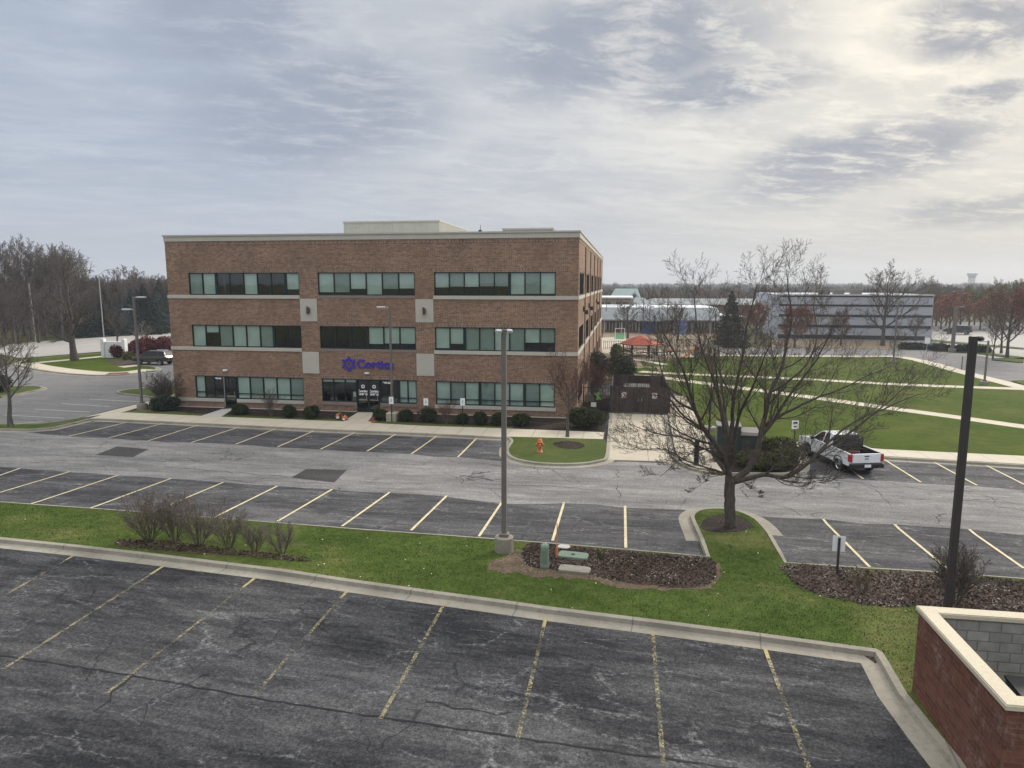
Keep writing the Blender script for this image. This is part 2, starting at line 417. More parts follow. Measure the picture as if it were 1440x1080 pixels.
# ------------------------------------------------------------------ draped ground sheets
def drape(me_bm, dz):
    for k in KINK:
        g = me_bm.verts[:] + me_bm.edges[:] + me_bm.faces[:]
        n = Vector((.06, 1, 0)).normalized()
        bmesh.ops.bisect_plane(me_bm, geom=g, plane_co=(0, k, 0), plane_no=n)
    for v in me_bm.verts: v.co.z = ground(v.co.x, v.co.y) + dz
def sheet(name, poly, mat, dz, kind='structure', **kw):
    bm = bmesh.new(); vs = [bm.verts.new((x, y, 0)) for x, y in poly]; bm.faces.new(vs).normal_update()
    bmesh.ops.triangulate(bm, faces=bm.faces[:]); drape(bm, dz)
    bmesh.ops.recalc_face_normals(bm, faces=bm.faces[:])
    if sum(f.normal.z * f.calc_area() for f in bm.faces) < 0: bmesh.ops.reverse_faces(bm, faces=bm.faces[:])
    me = bpy.data.meshes.new(name); bm.to_mesh(me); bm.free()
    me.materials.append(M[mat] if isinstance(mat, str) else mat)
    o = bpy.data.objects.new(name, me); C.objects.link(o)
    if kind: o['kind'] = kind
    return o
def smooth_line(pts, n=4, closed=False):
    """Catmull-Rom through the points"""
    P = [Vector((p[0], p[1], 0)) for p in pts]; out = []; m = len(P)
    for i in range(m if closed else m - 1):
        a, b = P[i], P[(i + 1) % m]
        p0 = P[(i - 1) % m] if closed or i > 0 else a; p3 = P[(i + 2) % m] if closed or i + 2 < m else b
        for k in range(n):
            t = k / n
            q = .5 * ((2 * a) + (b - p0) * t + (2 * p0 - 5 * a + 4 * b - p3) * t * t + (3 * a - p0 - 3 * b + p3) * t ** 3)
            out.append((q.x, q.y))
    if not closed: out.append((P[-1].x, P[-1].y))
    return out
def offset_line(pts, d, closed=False):
    out = []; m = len(pts)
    for i in range(m):
        a = Vector(pts[(i - 1) % m] if closed or i > 0 else pts[i]); b = Vector(pts[(i + 1) % m] if closed or i < m - 1 else pts[i])
        t = (b - a); t.normalize(); out.append((pts[i][0] - t.y * d, pts[i][1] + t.x * d))
    return out
def resample(pts, step, closed=False):
    P = list(pts) + ([pts[0]] if closed else []); out = [P[0]]
    for a, b in zip(P[:-1], P[1:]):
        L = math.dist(a, b); n = max(1, int(L / step))
        for k in range(1, n + 1): out.append((a[0] + (b[0] - a[0]) * k / n, a[1] + (b[1] - a[1]) * k / n))
    if closed: out.pop()
    return out
def kerb(pts, closed=False, w=.16, h=.14, gutter=.42, side=1, name='kerb', base=0.0):
    """kerb stone along a line (pts = back edge); the gutter lies on the side given"""
    pts = resample(pts, 1.2, closed)
    top_b = pts; top_f = offset_line(pts, side * w, closed); foot = offset_line(pts, side * (w + .03), closed); gut = offset_line(pts, side * (w + .03 + gutter), closed)
    m = MB(); n = len(pts); rows = []
    for L, dz in ((top_b, -.02), (top_b, h), (top_f, h - .01), (foot, base + .018), (gut, base + .013)):
        if L is gut and not gutter: continue
        rows.append([(x, y, ground(x, y) + dz) for x, y in L])
    k = len(rows); vs = [p for r in rows for p in r]; fs = []
    for i in range(k - 1):
        for j in range(n if closed else n - 1):
            a, b = i * n + j, i * n + (j + 1) % n; fs.append((a, b, b + n, a + n) if side < 0 else (b, a, a + n, b + n))
    m.add(vs, fs); o = m.build(name, 'kerb'); o['kind'] = 'structure'
    return o
def line_mark(a, b, w, mat, dz=.022, name='stall_line'):
    a = Vector(a[:2]); b = Vector(b[:2]); d = (b - a).normalized(); n = Vector((-d.y, d.x)) * w / 2
    return sheet(name, [a - n, b - n, b + n, a + n], mat, dz)
# ------------------------------------------------------------------ the ground
def ext(pts, L0=0, L1=0):
    pts = list(pts)
    if L0:
        a, b = Vector(pts[0]), Vector(pts[1]); d = (a - b).normalized() * L0; pts.insert(0, (a.x + d.x, a.y + d.y))
    if L1:
        a, b = Vector(pts[-1]), Vector(pts[-2]); d = (a - b).normalized() * L1; pts.append((a.x + d.x, a.y + d.y))
    return pts
def jitter(pts, a, step=1.0, seed=3):
    rr = random.Random(seed); return [(x + rr.uniform(-a, a) * .6, y + rr.uniform(-a, a)) for x, y in resample(pts, step, True)]
# far ground
gm = MB(); N = 48
gm.add([(0, 0, -.06)] + [(r * math.cos(2 * math.pi * k / N), 200 + r * math.sin(2 * math.pi * k / N), -.06) for r in (300, 1200, 5500) for k in range(N)],
       [(0, 1 + k, 1 + (k + 1) % N) for k in range(N)] + [(1 + i * N + k, 1 + (i + 1) * N + k, 1 + (i + 1) * N + (k + 1) % N, 1 + i * N + (k + 1) % N) for i in range(2) for k in range(N)])
tag(gm.build('ground', 'earth'), kind='structure')

K1 = ext(PX('0,755 100,765 200,776 300,788 400,800 500,815 600,829 700,842.5 775,853 930,872 1062,889 1180,905 1232,912', .14), 30)
K1b = K1 + PX('1241,917 1250,931 1275,974 1320,1030 1362,1080', .14); K1b = ext(K1b, 0, 12)
K2a = ext(PX('0,706 170,718 335,731 500,744 620,752.5 735,761 870,772 999,783', .14), 40)
K2b = PX('999,783 990,757 978,731 977,724 983,718.5 997,715.5 1019,715.5 1040,719.5 1060,729 1078,748 1103,791', .14)
K2b = [K2b[0]] + smooth_line(K2b[1:-1], 3) + [K2b[-1]]
K2c = ext(PX('1103,791 1219,799 1309,804 1440,814', .14), 0, 30)
K2 = K2a + K2b[1:] + K2c[1:]
# lots
sheet('front_lot', [(-52, -6)] + [(x, y + .05) for x, y in K1] + PX('1241,917 1275,974', .14) + [(6.6, 12), (6.6, -6)], 'front_asphalt', .006)
sheet('parking_lot', [(-80, 23.5), (70, 15), (70, 50), (40, 68), (-80, 68)], 'stall_asphalt', .004)
aisle = PX('0,604 96,614 209,620 331,626 450,632 578,640 644,644 705,648 757,652 848,650 948,650 985,664 1050,667 1105,667 1160,668 1214,676 1295,680 1371,684 1440,690') + [(45, 36), (45, 30)] + \
    PX('1440,752 1363,746 1258,739 1157,731 1062,726 960,716 879,713 793,708 703,709 628,698 548,693 467,689 390,684 313,679 241,673 167,669 98,664 28,659') + [(-60, 31), (-60, 40)]
sheet('drive_aisle', jitter(aisle, .16), 'aisle_asphalt', .009)
sheet('side_drive', PX('0,602 70,600 118,586 198,566 247,552') + [(-40, 70), (-40, 110), (-60, 110)] + PX('190,493 160,498 100,512 40,516 30,509 0,516') + [(-95, 70), (-95, 42)], 'drive_asphalt', .009)
for s in ('134,640 165,628 209,632 187,643', '410,672 430,660 488,661 470,679'):
    sheet('asphalt_patch', PX(s), 'patch_asphalt', .0135)
# stall lines
row1 = '177,594.5,96,614 230,595.5,153,616 279.7,597.8,209,620 337.5,600.6,269,622.6 389.7,602.5,331.5,625 444,605,390.5,628.8 501,607.5,451,632 557,610.5,516,635 615,613,578,639 671,616,644,643'
row2 = '28,659,-60,690 97.8,663.8,0,693 167,668.5,43.4,709 241,673,127,715 313.5,679,213,721 390,684,302,727.5 467,688.5,389.5,734 548,692.5,481,740.5 628,697.5,578,746.5 705.6,707,673.5,755 793,707,777,761 879,712,880,771'
row3 = '1157.5,730.5,1223,798 1258,738,1337,804 1363,745,1440,800 1187.5,654,1214,674 1242.6,646,1295,678.5 1313,650,1374,683 1387,655,1445,684'
row4 = '5.4,584,90,588.5 48,575.7,126,579.8 87.5,568,155,572 126,561.6,200,565.5 20,597,60,593'
for rows, mt in ((row1, 'yellow'), (row2, 'yellow'), (row3, 'yellow'), (row4, 'white_line')):
    for s in rows.split():
        a, b, c, d = map(float, s.split(',')); line_mark(G(a, b), G(c, d), .09 if mt == 'white_line' else .105, mt)
fl = '102,783,0,842 229,797.5,0,945 357.6,814.5,150,976 489.5,831,356,980 625,849.5,534.7,1012.6 767.4,869.6,728,1040 917.7,890.4,933,1080 1075.8,914,1138,1082'
for s in fl.split():
    a, b, c, d = map(float, s.split(',')); p, q = G(a, b), G(c, d)
    line_mark(p, p.lerp(q, .10), .09, 'yellow_stub', .024); line_mark(p.lerp(q, .10), q, .09, 'yellow_worn', .02)
# tar seams and open cracks
def crack(s, w, seed, mat='black', wob=.05, name='asphalt_crack'):
    rr = random.Random(seed); pts = resample(PX(s), .25); m = MB(); vs = []; n = len(pts)
    for i, (x, y) in enumerate(pts):
        a = Vector(pts[max(i - 1, 0)]); b = Vector(pts[min(i + 1, n - 1)]); d = (b - a).normalized(); k = rr.uniform(-wob, wob); ww = w * rr.uniform(.35, 1.2) / 2
        for sg in (-1, 1):
            X, Y = x - d.y * (k + sg * ww), y + d.x * (k + sg * ww); vs.append((X, Y, ground(X, Y) + .017))
    m.add(vs, [(2 * i, 2 * i + 1, 2 * i + 3, 2 * i + 2) for i in range(n - 1)]); return tag(m.build(name, mat), kind='structure')
M['tar'] = plain('tar seam', (.016, .016, .017), .8, 0, .3)
crack('0,922 180,949 350,981 500,1004 720,1037 940,1068 1060,1085', .055, 1, 'tar', .025)
for i, s in enumerate(('180,952 150,985 133,1000', '600,985 660,1000 720,1003', '380,672 350,678 300,672', '60,640 200,645 330,652 470,662', '230,656 330,665 470,676', '755,640 751,655 760,668',
                       '1150,673 1210,680 1240,694 1250,712', '1215,672 1300,690 1390,692', '690,681 780,684 850,690', '985,694 1040,700 1110,715 1125,725', '870,700 871,690 866,683',
                       '1260,700 1330,705 1400,702 1440,712', '1050,690 1120,694 1150,700', '1350,690 1395,700 1400,712 1440,718')):
    crack(s, .035, 20 + i, 'tar', .10)
rr = random.Random(5)
for i in range(9):     # the crazed spot beside the lamp post
    a = (650 + rr.uniform(-4, 36), 664 + rr.uniform(0, 10)); crack('%f,%f %f,%f %f,%f' % (a[0], a[1], a[0] + rr.uniform(5, 14), a[1] + rr.uniform(-3, 3), a[0] + rr.uniform(15, 28), a[1] + rr.uniform(-4, 4)), .07, 50 + i, 'tar', .12)
# strip of grass between the lots, its kerbs
sheet('grass_strip', K1b + [(6.6, -2), (40, -2), (40, 13)] + K2[::-1], 'grass', .125)
kerb(K1b, side=-1, gutter=.38); kerb(K2, side=1, w=.14, gutter=0)
kerb(offset_line(K2b[1:-1], .17), side=1, w=.03, h=.02, gutter=.4, name='gutter')
sheet('broken_gutter', PX('1245,941 1268,974 1272,987 1256,972 1235,943', .0), 'pad', .012)
g2 = PX('1262,948 1276,975 1300,1006 1358,1078') + PX('1330,1085 1312,1062 1296,1052 1283,1025 1268,1005 1258,975')
sheet('gutter_strip', jitter(g2, .03, .3), 'gutter', .016)
sheet('leaf_litter', jitter(PX('1214,922 1235,918 1243,926 1230,934'), .03, .2), 'mulch', .018)
# beds in the strip
def bed(s, mat, dz=.134, seed=1, name='mulch_bed', a=.10): return sheet(name, jitter(smooth_line(PX(s, .13), 4, True), a, .5, seed), mat, dz)
bed('715,778 745,772 860,778 1000,790 1012,803 1005,822 985,830 930,831 870,825 820,815 780,812 740,808 700,805 690,795', 'dirt', .130, 2, 'bare_earth', .22)
bed('742,765 790,768 860,773.5 930,779.5 998,786 1006,799 1004,815 985,825 940,826 880,819 830,809 790,802 752,798 735,788', 'mulch', .134, 3)
bed('1105,793 1219,801.5 1310,806.5 1440,817 1500,822 1500,868 1440,862 1340,857 1290,852 1240,854 1190,845 1140,832 1112,815', 'mulch', .134, 4)
bed('165,760 240,761 330,773 430,784 415,790 300,779 180,770', 'litter', .131, 5, 'leaf_litter', .22)
bed('985,737 1000,726 1030,723 1052,733 1058,741 1035,748 1005,748 988,744', 'mulch_dark', .134, 6, 'mulch_bed', .05)
# walks and beds by the office
K3 = ext(PX('0,602.5 40,603 72,601 100,594.5 124,588.5 140,588 260,593.5 444,602.5 590,608.5 700,613.8', .14), 30)
K3i = PX('700,613.8 716,614.5 722,620 716,630 718,639 730,645 757,649.5 790,651 820,650 843,646 851,641 853.5,620 857,582', .14)
K3all = K3 + smooth_line(K3i, 3)[1:]
kerb(K3all, side=-1, w=.16, gutter=.4)
sheet('sidewalk', PX('124,589 140,588.3 260,593.8 444,602.8 590,608.8 700,614.1 722,614 848,617.5 850,607.8 700,602 590,598.5 483,592.5 310,586 180,580 150,581', .13), 'walk', .130)
sheet('sidewalk', PX('116,587 198,567', .13) + [(-38.9, 62), (-38.9, 101), (-37.4, 101), (-37.4, 52)] + PX('171,580 150,582', .13), 'walk', .126)
sheet('entry_walk', PX('312,575.3 329.5,574.3 310.5,586.5 281,585.5', .13), 'pad', .134)
sheet('entry_walk', PX('503,580 529.8,580 521,595 482,593', .13), 'walk', .134)
sheet('planting_bed', [(-37.4, 60), (-37.4, 48)] + PX('171,580 310,586 483,592.5 590,598.5 700,602 850,607.5', .13) + [(-1.0, 60)], 'mulch_dark', .118)
gs = PX('171,580 310,586 483,592.5 590,598.5 720,603', .13)
sheet('grass_edge', jitter(gs + [(x, y + .8) for x, y in gs[::-1]], .07, .6), 'verge', .124)
sheet('grass_edge', PX('200,575 262,580 262,584 171,580', .13), 'grass', .128)
isl = smooth_line(K3i[1:11], 3) + PX('853,622 848.5,617.8 730,613.6', .13)
sheet('island_grass', isl, 'verge', .126)
bed('778,624 790,620 810,621 823,626 816,630.5 800,631.5 785,629', 'mulch_dark', .132, 8, 'mulch_ring', .08)
sheet('concrete_apron', PX('850,647 853,640 857,581 936,584 941,612 947,640 950,650'), 'apron', .022)
sheet('drain_channel', PX('936,584 941,612 947,640 952,650 956,650 950,636 944,610 939,584'), 'gutter', .028)
sheet('concrete_pad', PX('940,584 934,557 966,557 995,620 1000,640 1016,663 984,660 960,650 950,636', .1), 'apron', .118)
K4 = PX('937,584 941,610 946,636 958,650 984,660 1016,663.5 1060,664 1105,664 1120,657.5 1122.5,648 1125,636 1134,631', .14)
K4 = smooth_line(K4, 3) + ext(PX('1240,641.5 1320,646 1440,653', .14), 0, 30)
kerb(K4, side=-1, w=.16, gutter=.4)
sheet('hedge_bed', PX('1001,640 1018,662 1060,662.5 1105,662.5 1118,656 1120,646 1126,634 1060,618 1000,612', .13), 'mulch_dark', .122)
sheet('sidewalk', PX('1090,622 1134,630.5 1240,641 1440,652.5', .13) + [(50, 40), (50, 42.3)] + PX('1440,641 1240,631.5 1150,624 1090,618', .13), 'walk', .130)
FIELD = PX('925,530 940,545 964,558 993,612 1060,619 1095,619 1150,625 1240,631.5 1440,641', .12) + [(60, 42), (60, 62)] + PX('1440,547 1358,526.5 1273,504 1200,502.3 1110,501.6 1000,500.5 960,505 935,516', .12)
sheet('field_lawn', FIELD, 'lawn', .118)
def path(s, w, mat='walk', dz=.124, name='path', px=True):
    L = smooth_line(PX(s, .12), 4); return sheet(name, offset_line(L, w / 2) + offset_line(L, -w / 2)[::-1], mat, dz)
path('905,528 935,531.5 998,540 1060,548 1130,557 1233,571.5 1330,584.5 1440,600 1500,608', 1.5)
path('900,522.5 935,524.8 1000,527.5 1130,533.3 1273,541 1440,547 1500,549.5', 1.5, 'walk', .128)
path('1000,499.5 1110,500.6 1200,501.2 1273,503 1358,524.5 1440,545.5 1500,562', 1.7, 'walk', .132, 'sidewalk')
# far right: drive, verges
sheet('far_drive', PX('1000,500 1110,500.5 1200,501 1273,502.5 1358,523 1440,544') + [(70, 62), (120, 80), (120, 190), (60, 190)] + PX('1311,478 1308,492 1240,490 1110,488 1000,490'), 'drive_asphalt', .012)
sheet('far_road', PX('1311,488 1440,512') + [(160, 118), (160, 230)] + PX('1440,466 1311,466'), 'road', .02)
for s in ('1311,483 1345,491 1400,497.5 1440,502 1440,505.5 1398,500 1345,494 1311,486.5', '1306,477 1350,481 1440,489 1440,491 1350,483.5 1306,480', '1395,503.5 1440,503 1440,510 1395,506', '1421,535 1460,534 1460,545 1440,541'):
    sheet('verge', PX(s, .1), 'verge', .11)
sheet('verge', PX('1309,492 1330,494.5 1400,498 1398,492 1345,489 1309,486', .1), 'lawn', .07)
sheet('dry_bed', PX('1085,487.5 1262,491 1311,485 1311,480 1085,476.5', .1), 'tan', .05)
# play yard and ground behind the office
sheet('play_yard', PX('848,540 848,465 1010,466 1005,498 962,503 937,514 922,530'), 'tan', .03)
sheet('play_yard', PX('846,497 846,475 880,474 881,486 868,498'), 'apron', .045)
for s in ('905,508 945,508 955,513 935,516 905,515', '895,519 925,518 920,527 895,527', '955,500 1000,499 1000,503 960,506', '875,493 890,493 890,500 872,502'):
    sheet('yard_grass', jitter(smooth_line(PX(s), 3, True), .2, 1.5), 'lawn', .055)
sheet('yard_walk', PX('868,497 905,492 960,497 985,503 940,503 900,500 870,502'), 'walk', .062)
# far left: public road, island, verges
sheet('main_road', [(-190, 97), (-150, 88)] + PX('0,498 29,503.8 161,493 240,483.7') + [(-45, 122), (20, 215), (-20, 240)] + PX('240,468 86,478 17,484 0,486') + [(-150, 112), (-190, 118)], 'road', .016)
L = PX('0,494.5 46,491 150,482.5 240,475.5'); sheet('median_line', offset_line(ext(L, 20, 60), .12) + offset_line(ext(L, 20, 60), -.12)[::-1], 'yellow', .024)
kerbL = smooth_line(PX('240,486 161,495 60,503 36,506.5 29,509.5 32,514 56,519.5 97.5,524.5 144,527 182,525.3 210,521 219,518.3 214,515.5 196,514', .14), 3)
kerb(kerbL, side=-1, w=.2, gutter=.4)
sheet('corner_lawn', kerbL + PX('192,506 196,497 240,490', .12), 'lawn', .10)
path('36,511 56,515.5 98,521.5 144,525 182,523.5 212,519.5', 2.2, 'walk', .125)
path('52,510 100,505.5 152,500.5 190,497', 1.4, 'walk', .118)
path('150,525.8 166,525.3 181,524.3', 1.9, 'red_brick', .132, 'ramp_pad')
sheet('mulch_bed', PX('148,508 196,503.5 198,512.5 160,513', .12), 'mulch', .112)
sheet('sidewalk', PX('165,515.5 196,512.5 197,514.5 175,517', .12), 'walk', .13)
isl2 = smooth_line(PX('230,560 195,556 165,552 172,548.5 200,545.5 240,543', .12), 3)
sheet('island_grass', isl2 + [(-39.0, 62), (-39.0, 56)], 'verge', .11); kerb(isl2, side=-1, w=.18, gutter=.3)
wl = smooth_line(PX('0,557.5 25,553.5 45,549 57,546.5 54,543.5 30,543 0,545', .12), 3)
sheet('island_grass', wl + [(-75, 62), (-75, 56)], 'verge', .11); kerb(wl, side=-1, w=.18, gutter=.3)
sheet('corner_grass', [(-70, 40)] + K3[:1] + PX('0,602.3 40,602.8 72,600.5 100,594 124,588', .13) + PX('115,587.4 85,592.5 54,596 0,596.5', .13), 'grass', .124)
# ------------------------------------------------------------------ the brick office building
XL, XR, YF, YB, ZT = -34.55, -3.18, 48.97, 100.7, 13.2
office = thing('office_building', 'three storey brown brick office building with green ribbon windows and blue lettering', 'building', ((XL + XR) / 2, YF, 0))
def P4(m, name, mat, par=None, **k): return m.build(name, mat, par or office, world=True, **k)
def wall_cells(m, us, zs, holes, fn, rev):
    """flat wall in (u,z) without the holes; fn(u, z, depth) gives the point; rev = reveal depth"""
    inside = lambda u, z: any(a < u < b and c < z < d for a, b, c, d in holes)
    us = sorted(set(us)); zs = sorted(set(zs))
    for i in range(len(us) - 1):
        for j in range(len(zs) - 1):
            if not inside((us[i] + us[i + 1]) / 2, (zs[j] + zs[j + 1]) / 2):
                m.quad(fn(us[i], zs[j], 0), fn(us[i + 1], zs[j], 0), fn(us[i + 1], zs[j + 1], 0), fn(us[i], zs[j + 1], 0))
    for a, b, c, d in holes:
        for (u0, z0), (u1, z1) in (((a, c), (b, c)), ((b, c), (b, d)), ((b, d), (a, d)), ((a, d), (a, c))):
            m.quad(fn(u0, z0, 0), fn(u0, z0, rev), fn(u1, z1, rev), fn(u1, z1, 0))
FR = lambda u, z, d: (u, YF + d, z)
SD = lambda u, z, d: (XR - d, u, z)
rows = ((8.80, 10.46), (4.86, 6.54), (.86, 2.60))
bays = ((-32.76, -23.82), (-22.36, -14.96), (-13.52, -4.77))
holes = [(a, b, c, d) for (c, d) in rows[:2] for a, b in bays]
DOOR1, DOOR2 = (-30.37, -29.33), (-19.62, -16.85)
holes += [(-32.76, DOOR1[0], .86, 2.60), (DOOR1[0], DOOR1[1], .13, 2.60), (DOOR1[1], -23.82, .86, 2.60),
          (-22.36, DOOR2[0], .86, 2.60), (DOOR2[0], DOOR2[1] - .95, .13, 2.60), (DOOR2[1] - .95, -14.96, .86, 2.60), (-13.52, -4.77, .86, 2.60)]
side = [50.0 + 8.25 * k for k in range(6)]
sh = [(a, a + 5.4, c, d) for (c, d) in rows for a in side]
us = [XL, XR] + [v for h in holes for v in h[:2]]; zs = [-.3, 12.80] + [v for h in holes for v in h[2:]]
m = MB(); wall_cells(m, us, zs, holes, FR, .14)
us = [YF, YB] + [v for h in sh for v in h[:2]]; zs = [-.3, 12.80] + [v for h in sh for v in h[2:]]
wall_cells(m, us, zs, sh, SD, .16)
m.quad((XL, YB, -.3), (XL, YF, -.3), (XL, YF, 12.8), (XL, YB, 12.8)); m.quad((XR, YB, -.3), (XL, YB, -.3), (XL, YB, 12.8), (XR, YB, 12.8))
P4(m, 'wall', 'brick')
# soldier courses above every opening and under the cornice
m = MB()
for c, d in rows:
    for a, b in bays: m.box(a - .22, YF - .012, d, b + .22, YF + .02, d + .30)
    for a in side: m.box(XR - .02, a - .15, d, XR + .012, a + 5.55, d + .30)
m.box(XL, YF - .012, 12.50, XR + .012, YF + .01, 12.80); m.box(XR - .01, YF, 12.50, XR + .012, YB, 12.80)
P4(m, 'soldier_course', 'soldier')
# limestone bands and sills
for z0, z1 in ((8.54, 8.80), (4.60, 4.86)):
    m = MB(); m.box(XL - .03, YF - .07, z0, -23.82, YF + .12, z1); P4(m, 'stone_band', 'stone')
    m = MB(); m.box(-13.58, YF - .07, z0, XR + .05, YF + .12, z1); m.box(XR, YF + .12, z0, XR + .05, YB, z1); P4(m, 'stone_band', 'stone')
    m = MB(); m.box(-22.40, YF - .03, z0 + .06, -14.92, YF + .12, z1); P4(m, 'window_sill', 'brown_stone')
for a, b, mt in ((XL - .03, DOOR1[0] - .02, 'stone'), (DOOR1[1] + .02, -23.82, 'stone'), (-22.40, DOOR2[0], 'brown_stone'), (DOOR2[1] - .93, -14.92, 'brown_stone'), (-13.58, -4.70, 'stone')):
    m = MB(); m.box(a, YF - .06, .60, b, YF + .12, .86); P4(m, 'window_sill', mt)
m = MB()
for a, b in ((XL, DOOR1[0] - .1), (DOOR1[1] + .1, DOOR2[0] - .1), (DOOR2[1] - .85, XR)): m.box(a, YF - .04, -.2, b, YF + .02, .17)
P4(m, 'stone_base', 'stone')
for x0, x1 in ((-23.81, -22.49), (-14.93, -13.60)):
    for z0, z1 in ((6.88, 8.54), (2.97, 4.60)):
        P4(MB().box(x0, YF - .035, z0, x1, YF + .02, z1), 'stone_panel', 'stone')
# cornice: pale band with a thin coping above
m = MB(); m.box(XL - .04, YF - .06, 12.80, XR + .06, YF + .35, 13.16); m.box(XR - .35, YF + .35, 12.80, XR + .06, YB, 13.16)
m.box(XL - .04, YF + .35, 12.80, XL + .3, YB, 13.16); m.box(XL + .3, YB - .3, 12.80, XR - .35, YB, 13.16); P4(m, 'cornice', 'stone')
m = MB(); m.box(XL - .10, YF - .12, 13.16, XR + .12, YF + .40, 13.27); m.box(XR - .40, YF + .40, 13.16, XR + .12, YB + .05, 13.27)
m.box(XL - .10, YF + .40, 13.16, XL + .35, YB + .05, 13.27); P4(m, 'coping', 'fascia')
P4(MB().box(XL + .1, YF + .3, 12.55, XR - .1, YB - .1, 12.62), 'roof', 'fascia')
# rooms behind the glass
m = MB()
for z in (-.1, 3.35, 7.3, 11.2): m.box(XL + .3, YF + .45, z, XR - .5, YB - .5, z + .25)
m.box(XL + .3, YF + 7, 0, XR - .5, YF + 7.2, 11.2); m.box(XR - 7, YF + 7.2, 0, XR - 6.8, YB - .6, 11.2)
for x in (-30.2, -23.2, -14.3, -9.0): m.box(x, YF + .5, 0, x + .15, YF + 7, 11.2)
for y in side[1:]: m.box(XR - 6.8, y - 1.5, 0, XR - .5, y - 1.35, 11.2)
P4(m, 'interior', 'interior')
# ribbon windows: frame, panes, blinds
rr = random.Random(11)
def ribbon(a, b, c, d, n, blinds, transom=None, wide=(), ground_floor=False):
    """blinds: one entry a pane, the share of the pane it covers (negative: dim cloth)"""
    t = .065; y0, y1 = YF + .05, YF + .13; m = MB()
    m.box(a, y0, d - t, b, y1, d); m.box(a, y0, c, b, y1, c + t)
    xs = [a + (b - a) * i / n for i in range(n + 1)]
    for i, x in enumerate(xs):
        ww = t / 2 if 0 < i < n else t
        if i in wide: ww = .10
        x0, x1 = max(a, x - ww), min(b, x + ww)
        m.box(x0, y0 - .002, c + t, x1, y1, d - t)
    if transom: m.box(a + t, y0 + .006, c + transom, b - t, y1, c + transom + .055)
    w_ = P4(m, 'window', 'frame')
    g = MB(); g.quad((a, YF + .10, c), (b, YF + .10, c), (b, YF + .10, d), (a, YF + .10, d)); P4(g, 'pane', 'glass', w_)
    for i, s in enumerate(blinds):
        if not s: continue
        k = abs(s); z0 = d - .06 - (d - c - .10) * k
        q = MB().box(xs[i] + .05, YF + .15, z0, xs[i + 1] - .05, YF + .16, d - .03)
        P4(q, 'blind', 'blind' if s > 0 else 'blind_dim', w_)
    return w_
(c3, d3), (c2, d2), (c1, d1) = rows
ribbon(-32.76, -23.82, c3, d3, 8, (-.98, .98, 0, 0, .98, 0, 0, .75), wide=(2, 7)); ribbon(-22.36, -14.96, c3, d3, 6, (.88, -.88, .72, .98, -.72, .70))
ribbon(-13.52, -4.77, c3, d3, 8, (.65, -.62, .62, -.6, -.6, .95, -.93, .93), wide=(5,))
ribbon(-32.76, -23.82, c2, d2, 8, (.98, .33, -.98, .98, .98, -.98, 0, 0), wide=(6,)); ribbon(-22.36, -14.96, c2, d2, 6, (0, 0, 0, .78, .75, .75), wide=(3,))
ribbon(-13.52, -4.77, c2, d2, 8, (.93, .72, -1, -1, 1, -1, .62, -.62), wide=(2,))
ribbon(-32.76, DOOR1[0], c1, d1, 3, (.98, 0, 0), .45)
ribbon(DOOR1[1], -23.82, c1, d1, 5, (.98, -.98, .98, .98, -.98), .38, (0,)); ribbon(-22.36, DOOR2[0], c1, d1, 3, (.12, .12, .12), None)
ribbon(DOOR2[1] - .95, -14.96, c1, d1, 4, (0, 0, .98, .98), .38, (2,)); ribbon(-13.52, -4.77, c1, d1, 8, (.98, -.98, .98, -.98, .98, .98, -.98, .98), .38, (3, 6))
# side windows
for c, d in rows:
    for k, a in enumerate(side):
        b = a + 5.4; m = MB(); x0, x1 = XR - .16, XR - .06
        m.box(x0, a, d - .07, x1, b, d); m.box(x0, a, c, x1, b, c + .07)
        for i in range(6):
            y = a + 5.4 * i / 5; m.box(x0, max(a, y - .04), c + .07, x1 + .002, min(b, y + .04), d - .07)
        w_ = P4(m, 'window', 'frame')
        g = MB(); g.quad((XR - .13, a, c), (XR - .13, b, c), (XR - .13, b, d), (XR - .13, a, d)); P4(g, 'pane', 'dark_glass', w_)
for a in side[1:]: P4(MB().box(XR, a - 1.75, -.1, XR + .10, a - 1.05, 12.5), 'pilaster', 'brick')
# doors
def text_mesh(s, size, bold=0.0, depth=.01):
    cu = bpy.data.curves.new('t', 'FONT'); cu.body = s; cu.size = size; cu.extrude = depth; cu.offset = bold; cu.resolution_u = 3
    o = bpy.data.objects.new('t', cu); C.objects.link(o); bpy.context.view_layer.update()
    me = bpy.data.meshes.new_from_object(o.evaluated_get(bpy.context.evaluated_depsgraph_get()))
    vs = [tuple(v.co) for v in me.vertices]; fs = [tuple(p.vertices) for p in me.polygons]
    bpy.data.objects.remove(o); bpy.data.curves.remove(cu); bpy.data.meshes.remove(me); return vs, fs
def letters(s, x, z, size, y, bold=0.0, depth=.008, width=None):
    vs, fs = text_mesh(s, size, bold, depth)
    x0 = min(v[0] for v in vs); x1 = max(v[0] for v in vs); k = (width / (x1 - x0)) if width else 1
    return MB().add([(x + (v[0] - x0) * k, y - v[2], z + v[1]) for v in vs], fs)
